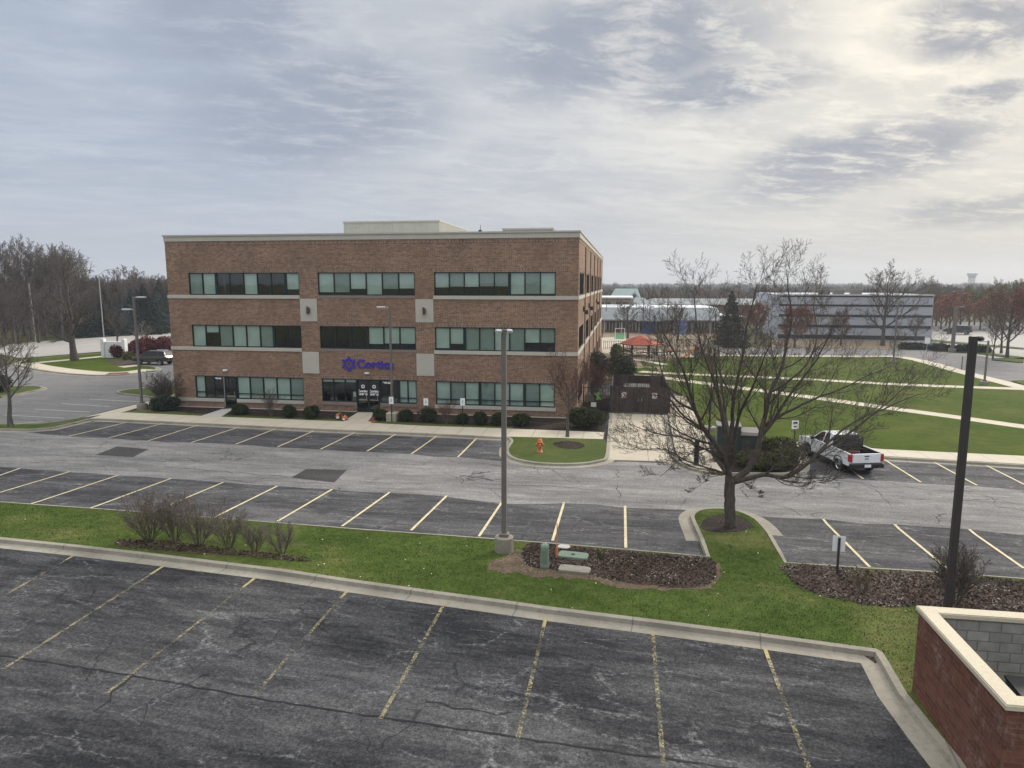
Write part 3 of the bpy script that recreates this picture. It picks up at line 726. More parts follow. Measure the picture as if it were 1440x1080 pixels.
def star(m, x, z, ro, ri, rh, y0, y1, n=6):
    """six pointed toothed ring"""
    out = []
    for k in range(n):
        a = math.pi / 2 + 2 * math.pi * k / n; h = math.pi / n
        for da, r in ((-.20, ri * 1.02), (-.17, ro), (.17, ro), (.20, ri * 1.02), (h - .06, ri * .98), (h + .06, ri * .98)): out.append((x + r * math.cos(a + da), z + r * math.sin(a + da)))
    N = len(out); inn = [(x + rh * math.cos(math.atan2(q[1] - z, q[0] - x)), z + rh * math.sin(math.atan2(q[1] - z, q[0] - x))) for q in out]
    vs = [(a, y0, b) for a, b in out] + [(a, y0, b) for a, b in inn] + [(a, y1, b) for a, b in out] + [(a, y1, b) for a, b in inn]; fs = []
    for i in range(N):
        j = (i + 1) % N; fs += [(i, j, N + j, N + i), (2 * N + i, i, N + i, 3 * N + i), (i, 2 * N + i, 2 * N + j, j)]
        fs.append((N + i, N + j, 3 * N + j, 3 * N + i))
    return m.add(vs, fs)
def door(a, b, mark):
    c, d = .14, 2.55; y0, y1 = YF + .06, YF + .12; m = MB(); s = .085
    m.box(a, y0, c, a + s, y1, d); m.box(b - s, y0, c, b, y1, d); m.box(a + s, y0, d - s, b - s, y1, d); m.box(a + s, y0, c, b - s, y1, c + .22)
    dr = P4(m, 'door', 'frame')
    P4(MB().quad((a + s, YF + .09, c + .22), (b - s, YF + .09, c + .22), (b - s, YF + .09, d - s), (a + s, YF + .09, d - s)), 'pane', 'dark_glass', dr)
    h = MB().tube([(b - .14, y0 - .01, 1.0), (b - .14, y0 - .07, 1.02), (b - .14, y0 - .07, 1.38), (b - .14, y0 - .01, 1.40)], [.014] * 4, 6)
    h.box(a + s, y0 - .012, 1.02, b - s, y0 - .002, 1.07); P4(h, 'handle', 'alu', dr)
    if mark:
        x = (a + b) / 2; t = letters('Cortica', x - .42, 1.62, .26, YF + .082, .012, .003, .84)
        u = letters('UNIT 10', x - .33, 1.40, .19, YF + .082, .012, .003, .66); t.add(u.v, u.f); star(t, x, 2.05, .155, .125, .07, YF + .079, YF + .085); P4(t, 'door_lettering', 'letter_white', dr)
D2b = DOOR2[1] - .95
m = MB()
m.box(DOOR1[0], YF + .05, .13, DOOR1[0] + .05, YF + .13, 2.6); m.box(DOOR1[1] - .05, YF + .05, .13, DOOR1[1], YF + .13, 2.6); m.box(DOOR1[0] + .05, YF + .05, 2.55, DOOR1[1] - .05, YF + .13, 2.6)
P4(m, 'door_frame', 'frame'); m = MB()
m.box(DOOR2[0], YF + .05, .13, DOOR2[0] + .05, YF + .13, 2.6); m.box(D2b - .05, YF + .05, .13, D2b, YF + .13, 2.6); m.box(DOOR2[0] + .05, YF + .05, 2.55, D2b - .05, YF + .13, 2.6)
P4(m, 'door_frame', 'frame')
door(DOOR1[0] + .05, DOOR1[1] - .05, False)
mid = (DOOR2[0] + D2b) / 2; door(DOOR2[0] + .05, mid - .005, True); door(mid + .005, D2b - .05, True)
P4(MB().box(DOOR1[0] + .01, YF - .02, .2, DOOR1[0] + .05, YF + .04, 2.55), 'door_trim', 'alu')
t = letters('900-20', D2b + .22, 2.32, .17, YF + .045, .012, .003, .62); u = letters('900-30', DOOR1[0] - .75, 2.36, .16, YF + .045, .012, .003, .55); P4(t, 'address_number', 'letter_white'); P4(u, 'address_number', 'letter_white')
P4(MB().box(-19.95, YF + .13, 1.25, -19.72, YF + .14, 1.62), 'notice_paper', 'white')
# wall lamps, small floods over the doors
for x in (-23.16, -14.28):
    l = P4(MB().bbox(x - .10, YF - .10, 7.52, x + .10, YF - .035, 7.92, .03), 'wall_lamp', 'bronze')
    m = MB(); m.slab_y([(x - .05, 7.42), (x + .12, 7.50), (x + .14, 7.82), (x - .05, 7.98)], YF - .30, YF - .09); P4(m, 'lamp_hood', 'bronze', l)
for x, z in ((-30.14, 3.07), (-18.75, 3.08)):
    l = P4(MB().bbox(x - .17, YF - .16, z - .04, x + .17, YF, z + .06, .02), 'door_lamp', 'white'); P4(MB().box(x - .14, YF - .15, z - .06, x + .14, YF - .03, z - .04), 'lens', 'lens', l)
for y in (54.6, 63.0, 79.5):
    l = P4(MB().box(XR + .0, y - .12, 7.5, XR + .16, y + .12, 7.9), 'wall_lamp', 'bronze'); P4(MB().box(XR + .14, y - .2, 7.3, XR + .42, y + .2, 7.62), 'lamp_hood', 'bronze', l)
# roof: metal penthouse, louvred unit, aerial
px0, px1, py0, py1 = -23.1, -14.95, 56.0, 66.2
m = MB(); m.box(px0, py0, 12.62, px1, py1, 14.66)
pent = P4(m, 'penthouse', 'panel_metal')
m = MB()
for i in range(28): x = px0 + (px1 - px0) * (i + .5) / 28; m.box(x - .02, py0 - .03, 12.7, x + .02, py0, 14.5)
for i in range(34): y = py0 + (py1 - py0) * (i + .5) / 34; m.box(px1, y - .02, 12.7, px1 + .03, y + .02, 14.5)
P4(m, 'panel_rib', 'panel_metal', pent)
m = MB(); m.box(px0 - .05, py0 - .06, 14.60, px1 + .06, py0, 14.72); m.box(px1, py0, 14.60, px1 + .06, py1, 14.72); P4(m, 'flashing', 'fascia', pent)
u0, u1 = -9.75, -5.7
un = P4(MB().box(u0, 56.0, 12.62, u1, 60.5, 13.96), 'rooftop_unit', 'panel_metal')
m = MB()
for i in range(30): x = u0 + (u1 - u0) * (i + .5) / 30; m.box(x - .03, 55.95, 12.9, x + .03, 56.0, 13.82)
P4(m, 'louvre', 'pole_grey', un); P4(MB().box(u0 - .05, 55.93, 13.9, u1 + .05, 60.55, 14.02), 'unit_cap', 'fascia', un)
m = MB().tube([(-11.35, 55, 12.6), (-11.35, 55, 14.25)], [.03, .02], 5); m.bbox(-11.5, 54.9, 13.35, -11.25, 55.1, 13.85, .03); P4(m, 'aerial', 'bronze')
# lettering on the brick: emblem and name
sg = thing('building_sign', 'indigo raised lettering reading Cortica with a toothed ring emblem on the brick wall', 'sign', (-18.7, YF - .01, 3.2))
m = MB(); star(m, -20.14, 3.74, .56, .42, .26, YF - .10, YF - .012); m.cyl((-20.14, YF - .08, 3.74), (-20.14, YF - .012, 3.74), .10, .10, 14)
m.build('emblem', 'blue_sign', sg, world=True)
letters('Cortica', -19.52, 3.47, .86, YF - .055, .028, .04, 2.85).build('lettering', 'blue_sign', sg, world=True)
# ------------------------------------------------------------------ growing things
def mesh_np(name, verts, faces, mat):
    """fast mesh from arrays (faces: list of equal-length index arrays)"""
    me = bpy.data.meshes.new(name); nv = len(verts); nf, k = faces.shape
    me.vertices.add(nv); me.vertices.foreach_set('co', verts.astype(np.float32).ravel())
    me.loops.add(nf * k); me.loops.foreach_set('vertex_index', faces.astype(np.int32).ravel())
    me.polygons.add(nf); me.polygons.foreach_set('loop_start', np.arange(0, nf * k, k, dtype=np.int32)); me.polygons.foreach_set('loop_total', np.full(nf, k, dtype=np.int32))
    me.update(calc_edges=True); me.materials.append(M[mat] if isinstance(mat, str) else mat); return me
def link(name, me, parent=None):
    o = bpy.data.objects.new(name, me); C.objects.link(o)
    if parent is not None: o.parent = parent
    return o
def tubes_np(tubes, n):
    """tubes: list of (points (k,3), radii (k)); returns verts, quad faces"""
    V, Fc, off = [], [], 0; by = {}
    for p, r in tubes: by.setdefault(len(r), []).append((p, r))
    for k, L in by.items():
        P = np.array([a for a, _ in L]); Rr = np.array([b for _, b in L]); T = np.gradient(P, axis=1)
        T /= np.linalg.norm(T, axis=2, keepdims=True) + 1e-9
        mean = P[:, -1] - P[:, 0]; ref = np.where(np.abs(mean[:, 2:3]) > .8 * np.linalg.norm(mean, axis=1, keepdims=True), [[1., .1, 0]], [[.1, .05, 1.]])
        A = np.cross(T, ref[:, None, :]); A /= np.linalg.norm(A, axis=2, keepdims=True) + 1e-9; B = np.cross(T, A)
        th = np.arange(n) * 2 * math.pi / n
        ring = P[:, :, None, :] + Rr[:, :, None, None] * (A[:, :, None, :] * np.cos(th)[None, None, :, None] + B[:, :, None, :] * np.sin(th)[None, None, :, None])
        m = len(L); V.append(ring.reshape(-1, 3)); idx = np.arange(m * k * n).reshape(m, k, n) + off; nx = np.roll(idx, -1, axis=2)
        Fc.append(np.stack([idx[:, :-1], nx[:, :-1], nx[:, 1:], idx[:, 1:]], -1).reshape(-1, 4)); off += m * k * n
    return np.concatenate(V), np.concatenate(Fc)
def rot_about(v, ax, a):
    ax = ax / (np.linalg.norm(ax) + 1e-9); return v * math.cos(a) + np.cross(ax, v) * math.sin(a) + ax * (ax @ v) * (1 - math.cos(a))
class Grow:
    def __init__(s, seed, spec): s.r = random.Random(seed); s.s = spec; s.limbs = []; s.twigs = []
    def unit(s):
        v = np.array([s.r.gauss(0, 1) for _ in range(3)]); return v / np.linalg.norm(v)
    def emit(s, pts, rad):
        (s.limbs if rad[0] > s.s['limb_r'] else s.twigs).append((np.array(pts), np.array(rad)))
    def branch(s, p, d, L, r, lev):
        sp = s.s; n = sp['seg'][lev]; pts = [p]; dirs = [d]; end = sp['tip'] if lev == len(sp['n']) else r * sp['taper']
        for i in range(n):
            d = d + s.unit() * sp['wander'][lev] + np.array([0, 0, sp['up'][lev]]); d = d / np.linalg.norm(d)
            p = p + d * L / n; pts.append(p); dirs.append(d)
        rad = [max(sp['tip'], r + (end - r) * i / n) for i in range(n + 1)]
        s.emit(pts, rad); s.kids(pts, rad, L, lev)
    def kids(s, pts, rad, L, lev, count=None, t0=None):
        sp = s.s
        if lev >= len(sp['n']): return
        az = s.r.uniform(0, 6.28); m = count or sp['n'][lev]; n = len(pts) - 1; t0 = sp['from'][lev] if t0 is None else t0
        for j in range(m):
            t = t0 + (1 - t0) * ((j + s.r.uniform(.1, .9)) / m); f = min(t * n, n - 1e-3); i = int(f); q = f - i
            p = pts[i] * (1 - q) + pts[i + 1] * q; d = pts[i + 1] - pts[i]; d = d / (np.linalg.norm(d) + 1e-9)
            az += 2.4 + s.r.uniform(-.5, .5); ax = np.cross(d, [.3, .2, 1]) ; ax = rot_about(ax, d, az)
            a = R(sp['ang'][lev] * s.r.uniform(.7, 1.25)); dd = rot_about(d, ax, a)
            if dd[2] < -.25: dd[2] *= .4
            l = L * sp['ratio'][lev] * s.r.uniform(.65, 1.2) * (1 - sp['fall'] * (t - t0)); r = (rad[i] * (1 - q) + rad[i + 1] * q) * sp['rr']
            s.branch(p, dd / np.linalg.norm(dd), l, max(r, sp['tip'] * 1.2), lev + 1)
    def meshes(s, name, m1, m2, n1=7, n2=3):
        v, f = tubes_np(s.limbs, n1); a = mesh_np(name + ' wood', v, f, m1); a.polygons.foreach_set('use_smooth', [True] * len(a.polygons))
        v, f = tubes_np(s.twigs, n2); b = mesh_np(name + ' twigs', v, f, m2); return a, b
def bare_spec(**k):
    d = dict(n=(7, 7, 6, 4), seg=(6, 6, 5, 4, 3), wander=(.05, .08, .10, .12, .13), up=(.03, .10, .08, .06, .05), ang=(48, 42, 42, 45), ratio=(.72, .52, .50, .55), **{'from': (.35, .2, .2, .15)},
             fall=.55, rr=.62, taper=.35, tip=.006, limb_r=.03)
    d.update(k); return d
def rng_np(seed): return np.random.RandomState(seed)
def leaf_quads(pos, size, rs, flat=0.0):
    """a small randomly turned quad at every position"""
    n = len(pos); a = rs.normal(size=(n, 3)); a[:, 2] *= (1 - flat); a /= np.linalg.norm(a, axis=1, keepdims=True)
    b = rs.normal(size=(n, 3)); b = np.cross(a, b); b /= np.linalg.norm(b, axis=1, keepdims=True)
    s = size * rs.uniform(.6, 1.4, (n, 1)); v = np.stack([pos - a * s, pos + b * s * .5, pos + a * s, pos - b * s * .5], 1).reshape(-1, 3)
    return v, np.arange(4 * n).reshape(n, 4)
def blob_points(n, rs, rx, ry, rz, lump=.22, shell=.5):
    d = rs.normal(size=(n, 3)); d /= np.linalg.norm(d, axis=1, keepdims=True)
    k = rs.normal(size=(7, 3)); k /= np.linalg.norm(k, axis=1, keepdims=True); amp = rs.uniform(-1, 1, 7)
    bump = 1 + lump * (np.exp(3.5 * (d @ k.T - 1)) * amp).sum(1)
    rad = (rs.uniform(shell ** 3, 1, n) ** (1 / 3)) * bump
    return d * rad[:, None] * [rx, ry, rz]
def leafy_shrub(name, label, cat, px, py, w, h, mat, group=None, n=1500, size=.05, seed=1, dz=.12, flatbase=True, depth=None, stem=True, loc=None, lump=.28):
    rs = rng_np(seed); p = loc or G(px, py, dz); o = thing(name, label, cat, p, 0, group)
    pts = blob_points(n, rs, w / 2, (depth or w) / 2, h / 2 * 1.05, lump); pts[:, 2] += h * .52
    pts[:, 2] = np.maximum(pts[:, 2], rs.uniform(.02, .2 * h, n))
    v, f = leaf_quads(pts, size, rs); core = blob_points(260, rs, w * .36, (depth or w) * .36, h * .36, .1, .95); core[:, 2] += h * .48
    v2, f2 = leaf_quads(core, size * 3.4, rs); link('foliage', mesh_np('foliage', np.concatenate([v, v2]), np.concatenate([f, f2 + len(v)]), mat), o)
    if stem:
        m = MB()
        for k in range(5): a = k * 1.3; m.tube([(0.03 * math.cos(a), .03 * math.sin(a), -.05), (w * .22 * math.cos(a), w * .22 * math.sin(a), h * .6)], [.025, .01], 4)
        m.build('stem', 'bark', o)
    return o

# --- the broad bare tree on the kerbed island: its limbs follow the photo, each at its own depth
B0 = G(1027, 741, .13); t0 = (np.array(B0) - [0, 0, CAM_H]) @ _f
def TP(x, y, dd):
    d = ray(860 + x / 2.635, 350 + y / 2.635); return d * (t0 + dd) / (d @ _f) + np.array([0, 0, CAM_H]) - np.array(B0)
big = Grow(21, bare_spec(n=(12, 8, 5, 3), seg=(6, 7, 5, 4, 3), wander=(.04, .075, .095, .11, .12), up=(.03, .085, .06, .05, .04), ang=(40, 36, 38, 40), ratio=(.34, .50, .52, .55), rr=.47, tip=.0044, limb_r=.028, fall=.35, **{'from': (.2, .1, .15, .15)}))
def limb(s, dd, r0, r1, kids=10, t00=.25, lev=0):
    c = [tuple(map(float, t.split(','))) for t in s.split()]; n = len(c)
    P = [TP(x, y, (dd[0] + (dd[1] - dd[0]) * (i / (n - 1)) ** 1.2)) for i, (x, y) in enumerate(c)]
    Q = []
    for i in range(n - 1):
        a, b = P[i], P[i + 1]; p0 = P[i - 1] if i else a; p3 = P[i + 2] if i + 2 < n else b
        for k in range(3):
            t = k / 3; Q.append(.5 * (2 * a + (b - p0) * t + (2 * p0 - 5 * a + 4 * b - p3) * t * t + (3 * a - p0 - 3 * b + p3) * t ** 3) + big.unit() * .018)
    Q.append(P[-1]); r0 *= .9; rad = [max(.007, r0 + (r1 - r0) * (i / (len(Q) - 1)) ** .8) for i in range(len(Q))]
    if n == 5 and r0 > .25: rad[0] *= 1.35; rad[1] *= 1.12
    L = sum(np.linalg.norm(Q[i + 1] - Q[i]) for i in range(len(Q) - 1)); big.emit(Q, rad)
    if kids: big.kids(Q, rad, min(L, 6.5), 0, kids, t00)
limb('441,1027 440,980 438,930 438,880 440,842', (0, 0), .245, .20, 0)
limb('438,850 425,790 395,735 345,670 310,600 290,530 262,440 225,370 190,310', (0, -1.5), .15, .02, 15)
limb('430,800 425,700 410,620 395,540 370,460 345,400 322,320 312,240 303,160', (0, 1.0), .13, .014, 12)
limb('434,800 442,720 447,640 452,560 470,470 490,380 500,290 525,200 540,130', (0, -.8), .125, .014, 12)
limb('446,862 500,822 535,760 550,690 570,610 590,530 630,440 652,340 668,250 655,150 650,75', (0, .6), .165, .014, 14)
limb('548,700 600,640 640,570 700,490 760,410 800,330 828,260', (.2, -1.4), .095, .012, 12, .12)
limb('560,655 640,610 740,560 850,520 950,470 1050,430', (.3, 1.6), .085, .010, 12, .12)
limb('448,864 510,848 560,838 620,845 665,840 720,800 790,740 870,690 960,620 1060,570 1150,535', (0, -1.8), .125, .010, 17, .2)
limb('735,790 800,720 900,640 1000,590 1100,500 1170,470', (-.6, .9), .06, .009, 11, .1)
limb('430,800 380,760 330,735 270,700 200,690 120,670 55,640', (0, -1.6), .065, .008, 12, .15)
limb('430,835 360,812 280,785 200,745 120,742 45,722', (0, 1.0), .050, .008, 11, .15)
limb('345,670 270,620 215,560 150,540 85,560', (-.4, -2.6), .065, .008, 9, .1)
limb('310,600 240,560 190,470 170,380 172,290', (-.6, .8), .065, .010, 10, .1)
limb('440,810 455,700 480,600 520,520 555,430 590,350', (0, -3.4), .11, .012, 11)
limb('436,800 432,690 420,600 405,480 395,360 385,230', (0, 3.2), .11, .012, 11)
limb('395,735 350,740 290,760 230,800 180,845', (-.2, -1.2), .04, .008, 8, .1)
limb('432,815 405,835 360,850 320,880', (0, -.8), .03, .007, 7, .1)
limb('445,800 470,770 505,765 545,790', (0, -1.4), .03, .007, 7, .1)
limb('436,790 415,770 370,780 340,790', (0, -1.8), .03, .007, 7, .1)
limb('455,845 500,870 540,900 560,920', (0, -1.0), .022, .006, 6, .1)
limb('600,842 640,870 700,880 760,860 830,850', (0, -1.0), .03, .007, 8, .1)
limb('590,530 640,500 720,430 760,330 750,220 760,140', (.4, 2.4), .07, .010, 11, .1)
bt = thing('bare_tree', 'big spreading bare tree with a long low limb on the kerbed island', 'tree', B0)
a, b = big.meshes('big tree', 'bark', 'twig', 8, 3); link('trunk', a, bt); link('crown', b, bt)

def make_tree(name, label, seed, loc, H, spec, trunk_r, m1='bark', m2='twig', lean=(0, 0), trunk_part=.3, group=None, n1=6, extra=None, rz=0.0):
    """trunk with a leader; children from trunk_part upwards"""
    g = Grow(seed, spec); n = 7; p = np.zeros(3); pts = [p]
    for i in range(n): p = p + np.array([lean[0] * H / n + g.r.gauss(0, .012) * H / 2, lean[1] * H / n + g.r.gauss(0, .012) * H / 2, H * spec.get('leader', .8) / n]); pts.append(p)
    rad = [trunk_r * (1.25 if i == 0 else 1) * (1 - .85 * i / n) + .008 for i in range(n + 1)]
    g.emit(pts, rad); g.kids(pts, rad, H * .75, 0, None, trunk_part)
    o = thing(name, label, 'tree', loc, rz, group); a, b = g.meshes(name, m1, m2, n1, 3)
    link('trunk', a, o); cr = link('crown', b, o)
    if extra:
        mat, cnt, size = extra; rs = rng_np(seed); T = [t for t in g.twigs]; idx = rs.randint(0, len(T), cnt)
        pos = np.array([T[i][0][rs.randint(1, len(T[i][0]))] for i in idx]) + rs.normal(size=(cnt, 3)) * size * .8
        v, f = leaf_quads(pos, size, rs); link('leaves', mesh_np('leaves', v, f, mat), o)
    return o
upright = dict(ang=(36, 34, 36, 40), up=(.02, .13, .10, .07, .05))
# slender young tree on the hydrant island
t2 = make_tree('bare_tree', 'slender young bare tree with upswept reddish twigs beside the orange hydrant', 4, G(798, 614, .13), 5.7,
          bare_spec(n=(15, 7, 6, 3), ang=(50, 34, 36, 40), ratio=(.62, .50, .50, .55), up=(.02, .12, .10, .06, .05), leader=.55, tip=.005, limb_r=.022, fall=.35), .115, 'bark_grey', 'twig_red', trunk_part=.48)
t3 = make_tree('bare_tree', 'small bare tree with a thin grey trunk on the grass by the side drive', 9, G(15, 599, .12), 6.4,
          bare_spec(n=(11, 7, 6, 3), ang=(52, 38, 40, 42), ratio=(.66, .5, .5, .55), leader=.7, tip=.008, limb_r=.025), .15, 'bark_grey', 'twig_far', trunk_part=.4)
t4 = make_tree('bare_tree', 'large round-headed bare tree on the lawn at the drive corner', 12, G(105, 507, .1), 11.5,
          bare_spec(n=(12, 7, 5, 4), ang=(62, 42, 42, 45), ratio=(.66, .5, .5, .55), leader=.8, tip=.011, limb_r=.05), .42, 'bark', 'twig_far', trunk_part=.2)
# dark bushes: box balls along the office wall (photo pixel of the foot, width, height)
balls = [(338, 583, 1.3, .95, 'dark green box bush beside the single door'), (408, 587, 1.2, .9, 'box bush between the bare shrub and the stone pier'), (438, 588.5, 1.5, .95, 'wide box bush before the brick pier, west of the entrance'),
         (536, 591, 1.5, 1.0, 'dark box bush beside the entrance walk'), (571, 592, 1.3, .95, 'box bush between two parking signs near the entrance'), (603, 593, 1.5, .95, 'box bush behind the sign on the brick pier'),
         (650, 596, 1.2, .9, 'box bush under the third small parking sign'), (676, 597.5, 1.2, 1.0, 'round box bush two along from the tall lamp post'), (700, 598.5, 1.1, .9, 'box bush half hidden by the tall lamp post'), (733, 598.5, 1.6, 1.0, 'widest box bush under the wide ground floor window')]
for i, (x, y, w_, h, lab) in enumerate(balls):
    leafy_shrub('box_bush', lab, 'bush', x, y, w_ * .9, h * (.82 + .1 * (i % 3)), 'box_leaf', 'box bushes along the office wall', 1300, .055, 40 + i, lump=.5)
leafy_shrub('juniper_bush', 'large olive green spreading juniper at the office corner', 'bush', 822, 601, 2.7, 1.35, 'juniper', None, 3600, .07, 60, depth=2.0)
leafy_shrub('juniper_bush', 'dark low juniper under the bare shrub at the building end', 'bush', 232, 577, 2.3, 1.05, 'spruce', None, 1800, .07, 61)
leafy_shrub('evergreen_bush', 'tall dark evergreen bush beside the office side wall', 'bush', 838, 537, 2.6, 2.9, 'spruce', None, 3500, .09, 62, dz=0)
leafy_shrub('evergreen_bush', 'tall dark evergreen bush behind the wooden dumpster enclosure', 'bush', 873, 534, 3.1, 2.4, 'box_leaf', None, 3500, .09, 63, dz=0)
leafy_shrub('evergreen_bush', 'small bright green bush by the play yard fence', 'bush', 866, 506, 1.6, 2.0, 'olive_leaf', None, 900, .11, 64, dz=0)
for i, (x, y, w_, h, lab) in enumerate(((1075, 660, 2.4, .95, 'clipped low hedge on the kerbed bed nearest the drive'), (1102, 655, 1.9, 1.0, 'low hedge at the tip of the kerbed bed by the pickup'), (1052, 655, 1.6, .85, 'small hedge piece behind the spreading tree trunk'), (1092, 638, 2.9, 1.0, 'long dark hedge behind the front hedges beside the sidewalk'))):
    leafy_shrub('hedge', lab, 'hedge', x, y, w_, h, 'hedge', 'low hedges on the kerbed bed', 2200, .05, 70 + i, depth=1.2)
for i, (x, y, w_, h, lab) in enumerate(((169, 503, 2.2, 1.7, 'rounded red shrub in front of the white sign'), (193, 501, 2.7, 2.2, 'rounded red shrub just behind the thin lamp post'), (208, 499, 2.6, 2.4, 'brightest red shrub, between two others near the car'), (231, 497, 3.0, 2.3, 'dark red shrub behind the roof of the parked car'), (182, 506, 1.3, .9, 'small yellow green shrub between the red ones'))):
    leafy_shrub('red_shrub' if i < 4 else 'green_shrub', lab, 'shrub', x, y, w_, h, 'burning' if i < 4 else 'olive_leaf', 'red shrubs by the white sign' if i < 4 else None, 1200, .13, 80 + i, dz=.1)
for i, (px0_, px1_, y, lab) in enumerate(((1261, 1306, 491.5, 'dark hedge at the grey building corner'), (1308, 1337, 493.5, 'dark hedge between the grey building and the utility pole'), (1341, 1365, 495, 'dark hedge just past the utility pole'), (1366, 1392, 496.5, 'dark hedge at the far end of the row'))):
    a, b = G(px0_, y), G(px1_, y); leafy_shrub('hedge', lab, 'hedge', 0, 0, (b - a).length, .85, 'spruce', 'hedges along the far drive', 1500, .16, 90 + i, depth=1.6, loc=(a + b) / 2)
# bare shrubs
def bare_shrub(label, loc, H, W, seed, stems=9, mat='twig_far', group=None, name='bare_shrub', n=(5, 6, 4), tip=.005, leaf=None):
    sp = bare_spec(n=n, seg=(5, 4, 4, 3), wander=(.09, .14, .16, .18), up=(.045, .05, .04, .03), ang=(26, 34, 38), ratio=(.55, .55, .5), tip=tip, limb_r=max(.009, tip * 1.35), fall=.45, rr=.7, taper=.4, **{'from': (.15, .15, .1)})
    g = Grow(seed, sp)
    for k in range(stems):
        az = 6.283 * k / stems + g.r.uniform(-.3, .3); sp_ = g.r.uniform(.15, 1) * W / 2 / H
        d = np.array([math.cos(az) * sp_, math.sin(az) * sp_, 1.0]); g.branch(np.array([math.cos(az) * .06, math.sin(az) * .06, -.03]), d / np.linalg.norm(d), H * g.r.uniform(.62, .82), .016, 0)
    o = thing(name, label, 'shrub', loc, 0, group); a, b = g.meshes(name, 'bark_grey', mat, 4, 3); link('stem', a, o); link('twigs', b, o)
    if leaf:
        rs = rng_np(seed); T = g.twigs; pos = np.array([T[rs.randint(len(T))][0][-1] for _ in range(leaf[1])]); v, f = leaf_quads(pos, leaf[2], rs); link('leaves', mesh_np('leaves', v, f, leaf[0]), o)
    return o
ss = [(211, 761, 1.95, 1.9, 'widest and tallest of the bare twiggy shrubs on the grass strip', 15), (245, 763, 1.9, 1.1, 'dense narrow bare shrub next to the widest shrub', 13), (281, 768, 1.85, 1.6, 'wide bare shrub third along the grass strip row', 13),
      (323, 772, 1.6, 1.15, 'bare shrub fourth in the row, shorter than its neighbour', 10), (358, 775, 1.2, .95, 'small thin bare shrub, next to last of the row', 9), (397, 779, 1.25, .95, 'small bare shrub ending the row on the grass strip', 8)]
for i, (x, y, H, W, lab, st) in enumerate(ss): bare_shrub(lab, G(x, y, .13), H * .95, W * 1.95, 100 + i, st, 'shrub_twig', 'bare shrubs on the grass strip', n=(6, 6, 4), tip=.0042)
bare_shrub('round dark bare shrub behind the black lamp post', G(1345, 850, .13), 1.75, 1.9, 110, 12, 'twig', n=(6, 7, 5))
bare_shrub('sparse twiggy plant with yellow green leaves in the mulch bed', G(1214, 833, .13), .75, .8, 111, 7, 'twig_red', n=(3, 3, 2), leaf=('olive_leaf', 160, .035))
bare_shrub('tiny green weed in the mulch by the green lid', G(845, 785, .13), .35, .5, 112, 8, 'olive_leaf', n=(3, 3, 2), name='weed', leaf=('hedge', 120, .025))
bare_shrub('bare shrub in front of the ground floor blinds by the single door', G(381, 586, .12), 2.1, 2.0, 113, 9, 'twig_far', n=(5, 5, 4))
bare_shrub('small bare shrub under the wide window near the office entrance', G(628, 596, .12), 1.8, 1.9, 114, 7, 'twig_red', n=(5, 5, 4))
bare_shrub('large round bare shrub at the building end', G(232, 574, .12), 2.9, 3.2, 115, 15, 'twig_far', n=(6, 7, 5), tip=.008)
bare_shrub('reddish bare shrub beside the office side wall', Vector((-1.9, 53.5, .1)), 4.2, 3.0, 116, 10, 'twig_red', n=(6, 6, 5), tip=.007)
bare_shrub('little bare bush beside the entrance walk', G(482, 590, .12), .8, .9, 117, 7, 'olive_leaf', n=(4, 4, 3))

# --- grass blades and litter on the strip
def in_poly(P, poly):
    x, y = P[:, 0], P[:, 1]; ins = np.zeros(len(P), bool); q = np.array(poly); j = len(q) - 1
    for i in range(len(q)):
        c = ((q[i, 1] > y) != (q[j, 1] > y)) & (x < (q[j, 0] - q[i, 0]) * (y - q[i, 1]) / (q[j, 1] - q[i, 1] + 1e-12) + q[i, 0]); ins ^= c; j = i
    return ins
def gz(P): return np.interp(P[:, 1] + .06 * P[:, 0], KINK, KZ)
rs = rng_np(5); poly = K1b + [(6.6, 8), (14, 8), (14, 20)] + K2c[::-1][1:] + K2b[::-1] + K2a[::-1]
P = np.stack([rs.uniform(-26, 14, 200000), rs.uniform(8, 29, 200000)], 1); P = P[in_poly(P, offset_line(poly, 0))]
beds = [smooth_line(PX(s, .13), 4, True) for s in ('742,765 790,768 860,773.5 930,779.5 998,786 1006,799 1004,815 985,825 940,826 880,819 830,809 790,802 752,798 735,788', '1105,793 1219,801.5 1310,806.5 1440,817 1500,822 1500,868 1440,862 1340,857 1290,852 1240,854 1190,845 1140,832 1112,815', '985,737 1000,726 1030,723 1052,733 1058,741 1035,748 1005,748 988,744')]
for bd in beds: P = P[~in_poly(P, bd)]
dirt = smooth_line(PX('715,778 745,772 860,778 1000,790 1012,803 1005,822 985,830 930,831 870,825 820,815 780,812 740,808 700,805 690,795', .13), 4, True)
keep = ~in_poly(P, dirt) | (rs.uniform(size=len(P)) < .38); P = P[keep]
n = len(P); z = gz(P) + .12; a = rs.uniform(0, 6.283, n); hgt = rs.uniform(.02, .05, n); wd = rs.uniform(.008, .018, n); ln = rs.uniform(-.04, .04, (n, 2))
v = np.stack([np.stack([P[:, 0] - np.cos(a) * wd, P[:, 1] - np.sin(a) * wd, z], 1), np.stack([P[:, 0] + np.cos(a) * wd, P[:, 1] + np.sin(a) * wd, z], 1), np.stack([P[:, 0] + ln[:, 0], P[:, 1] + ln[:, 1], z + hgt], 1)], 1).reshape(-1, 3)
tag(link('grass_blades', mesh_np('grass_blades', v, np.arange(3 * n).reshape(n, 3), 'blade')), kind='stuff')
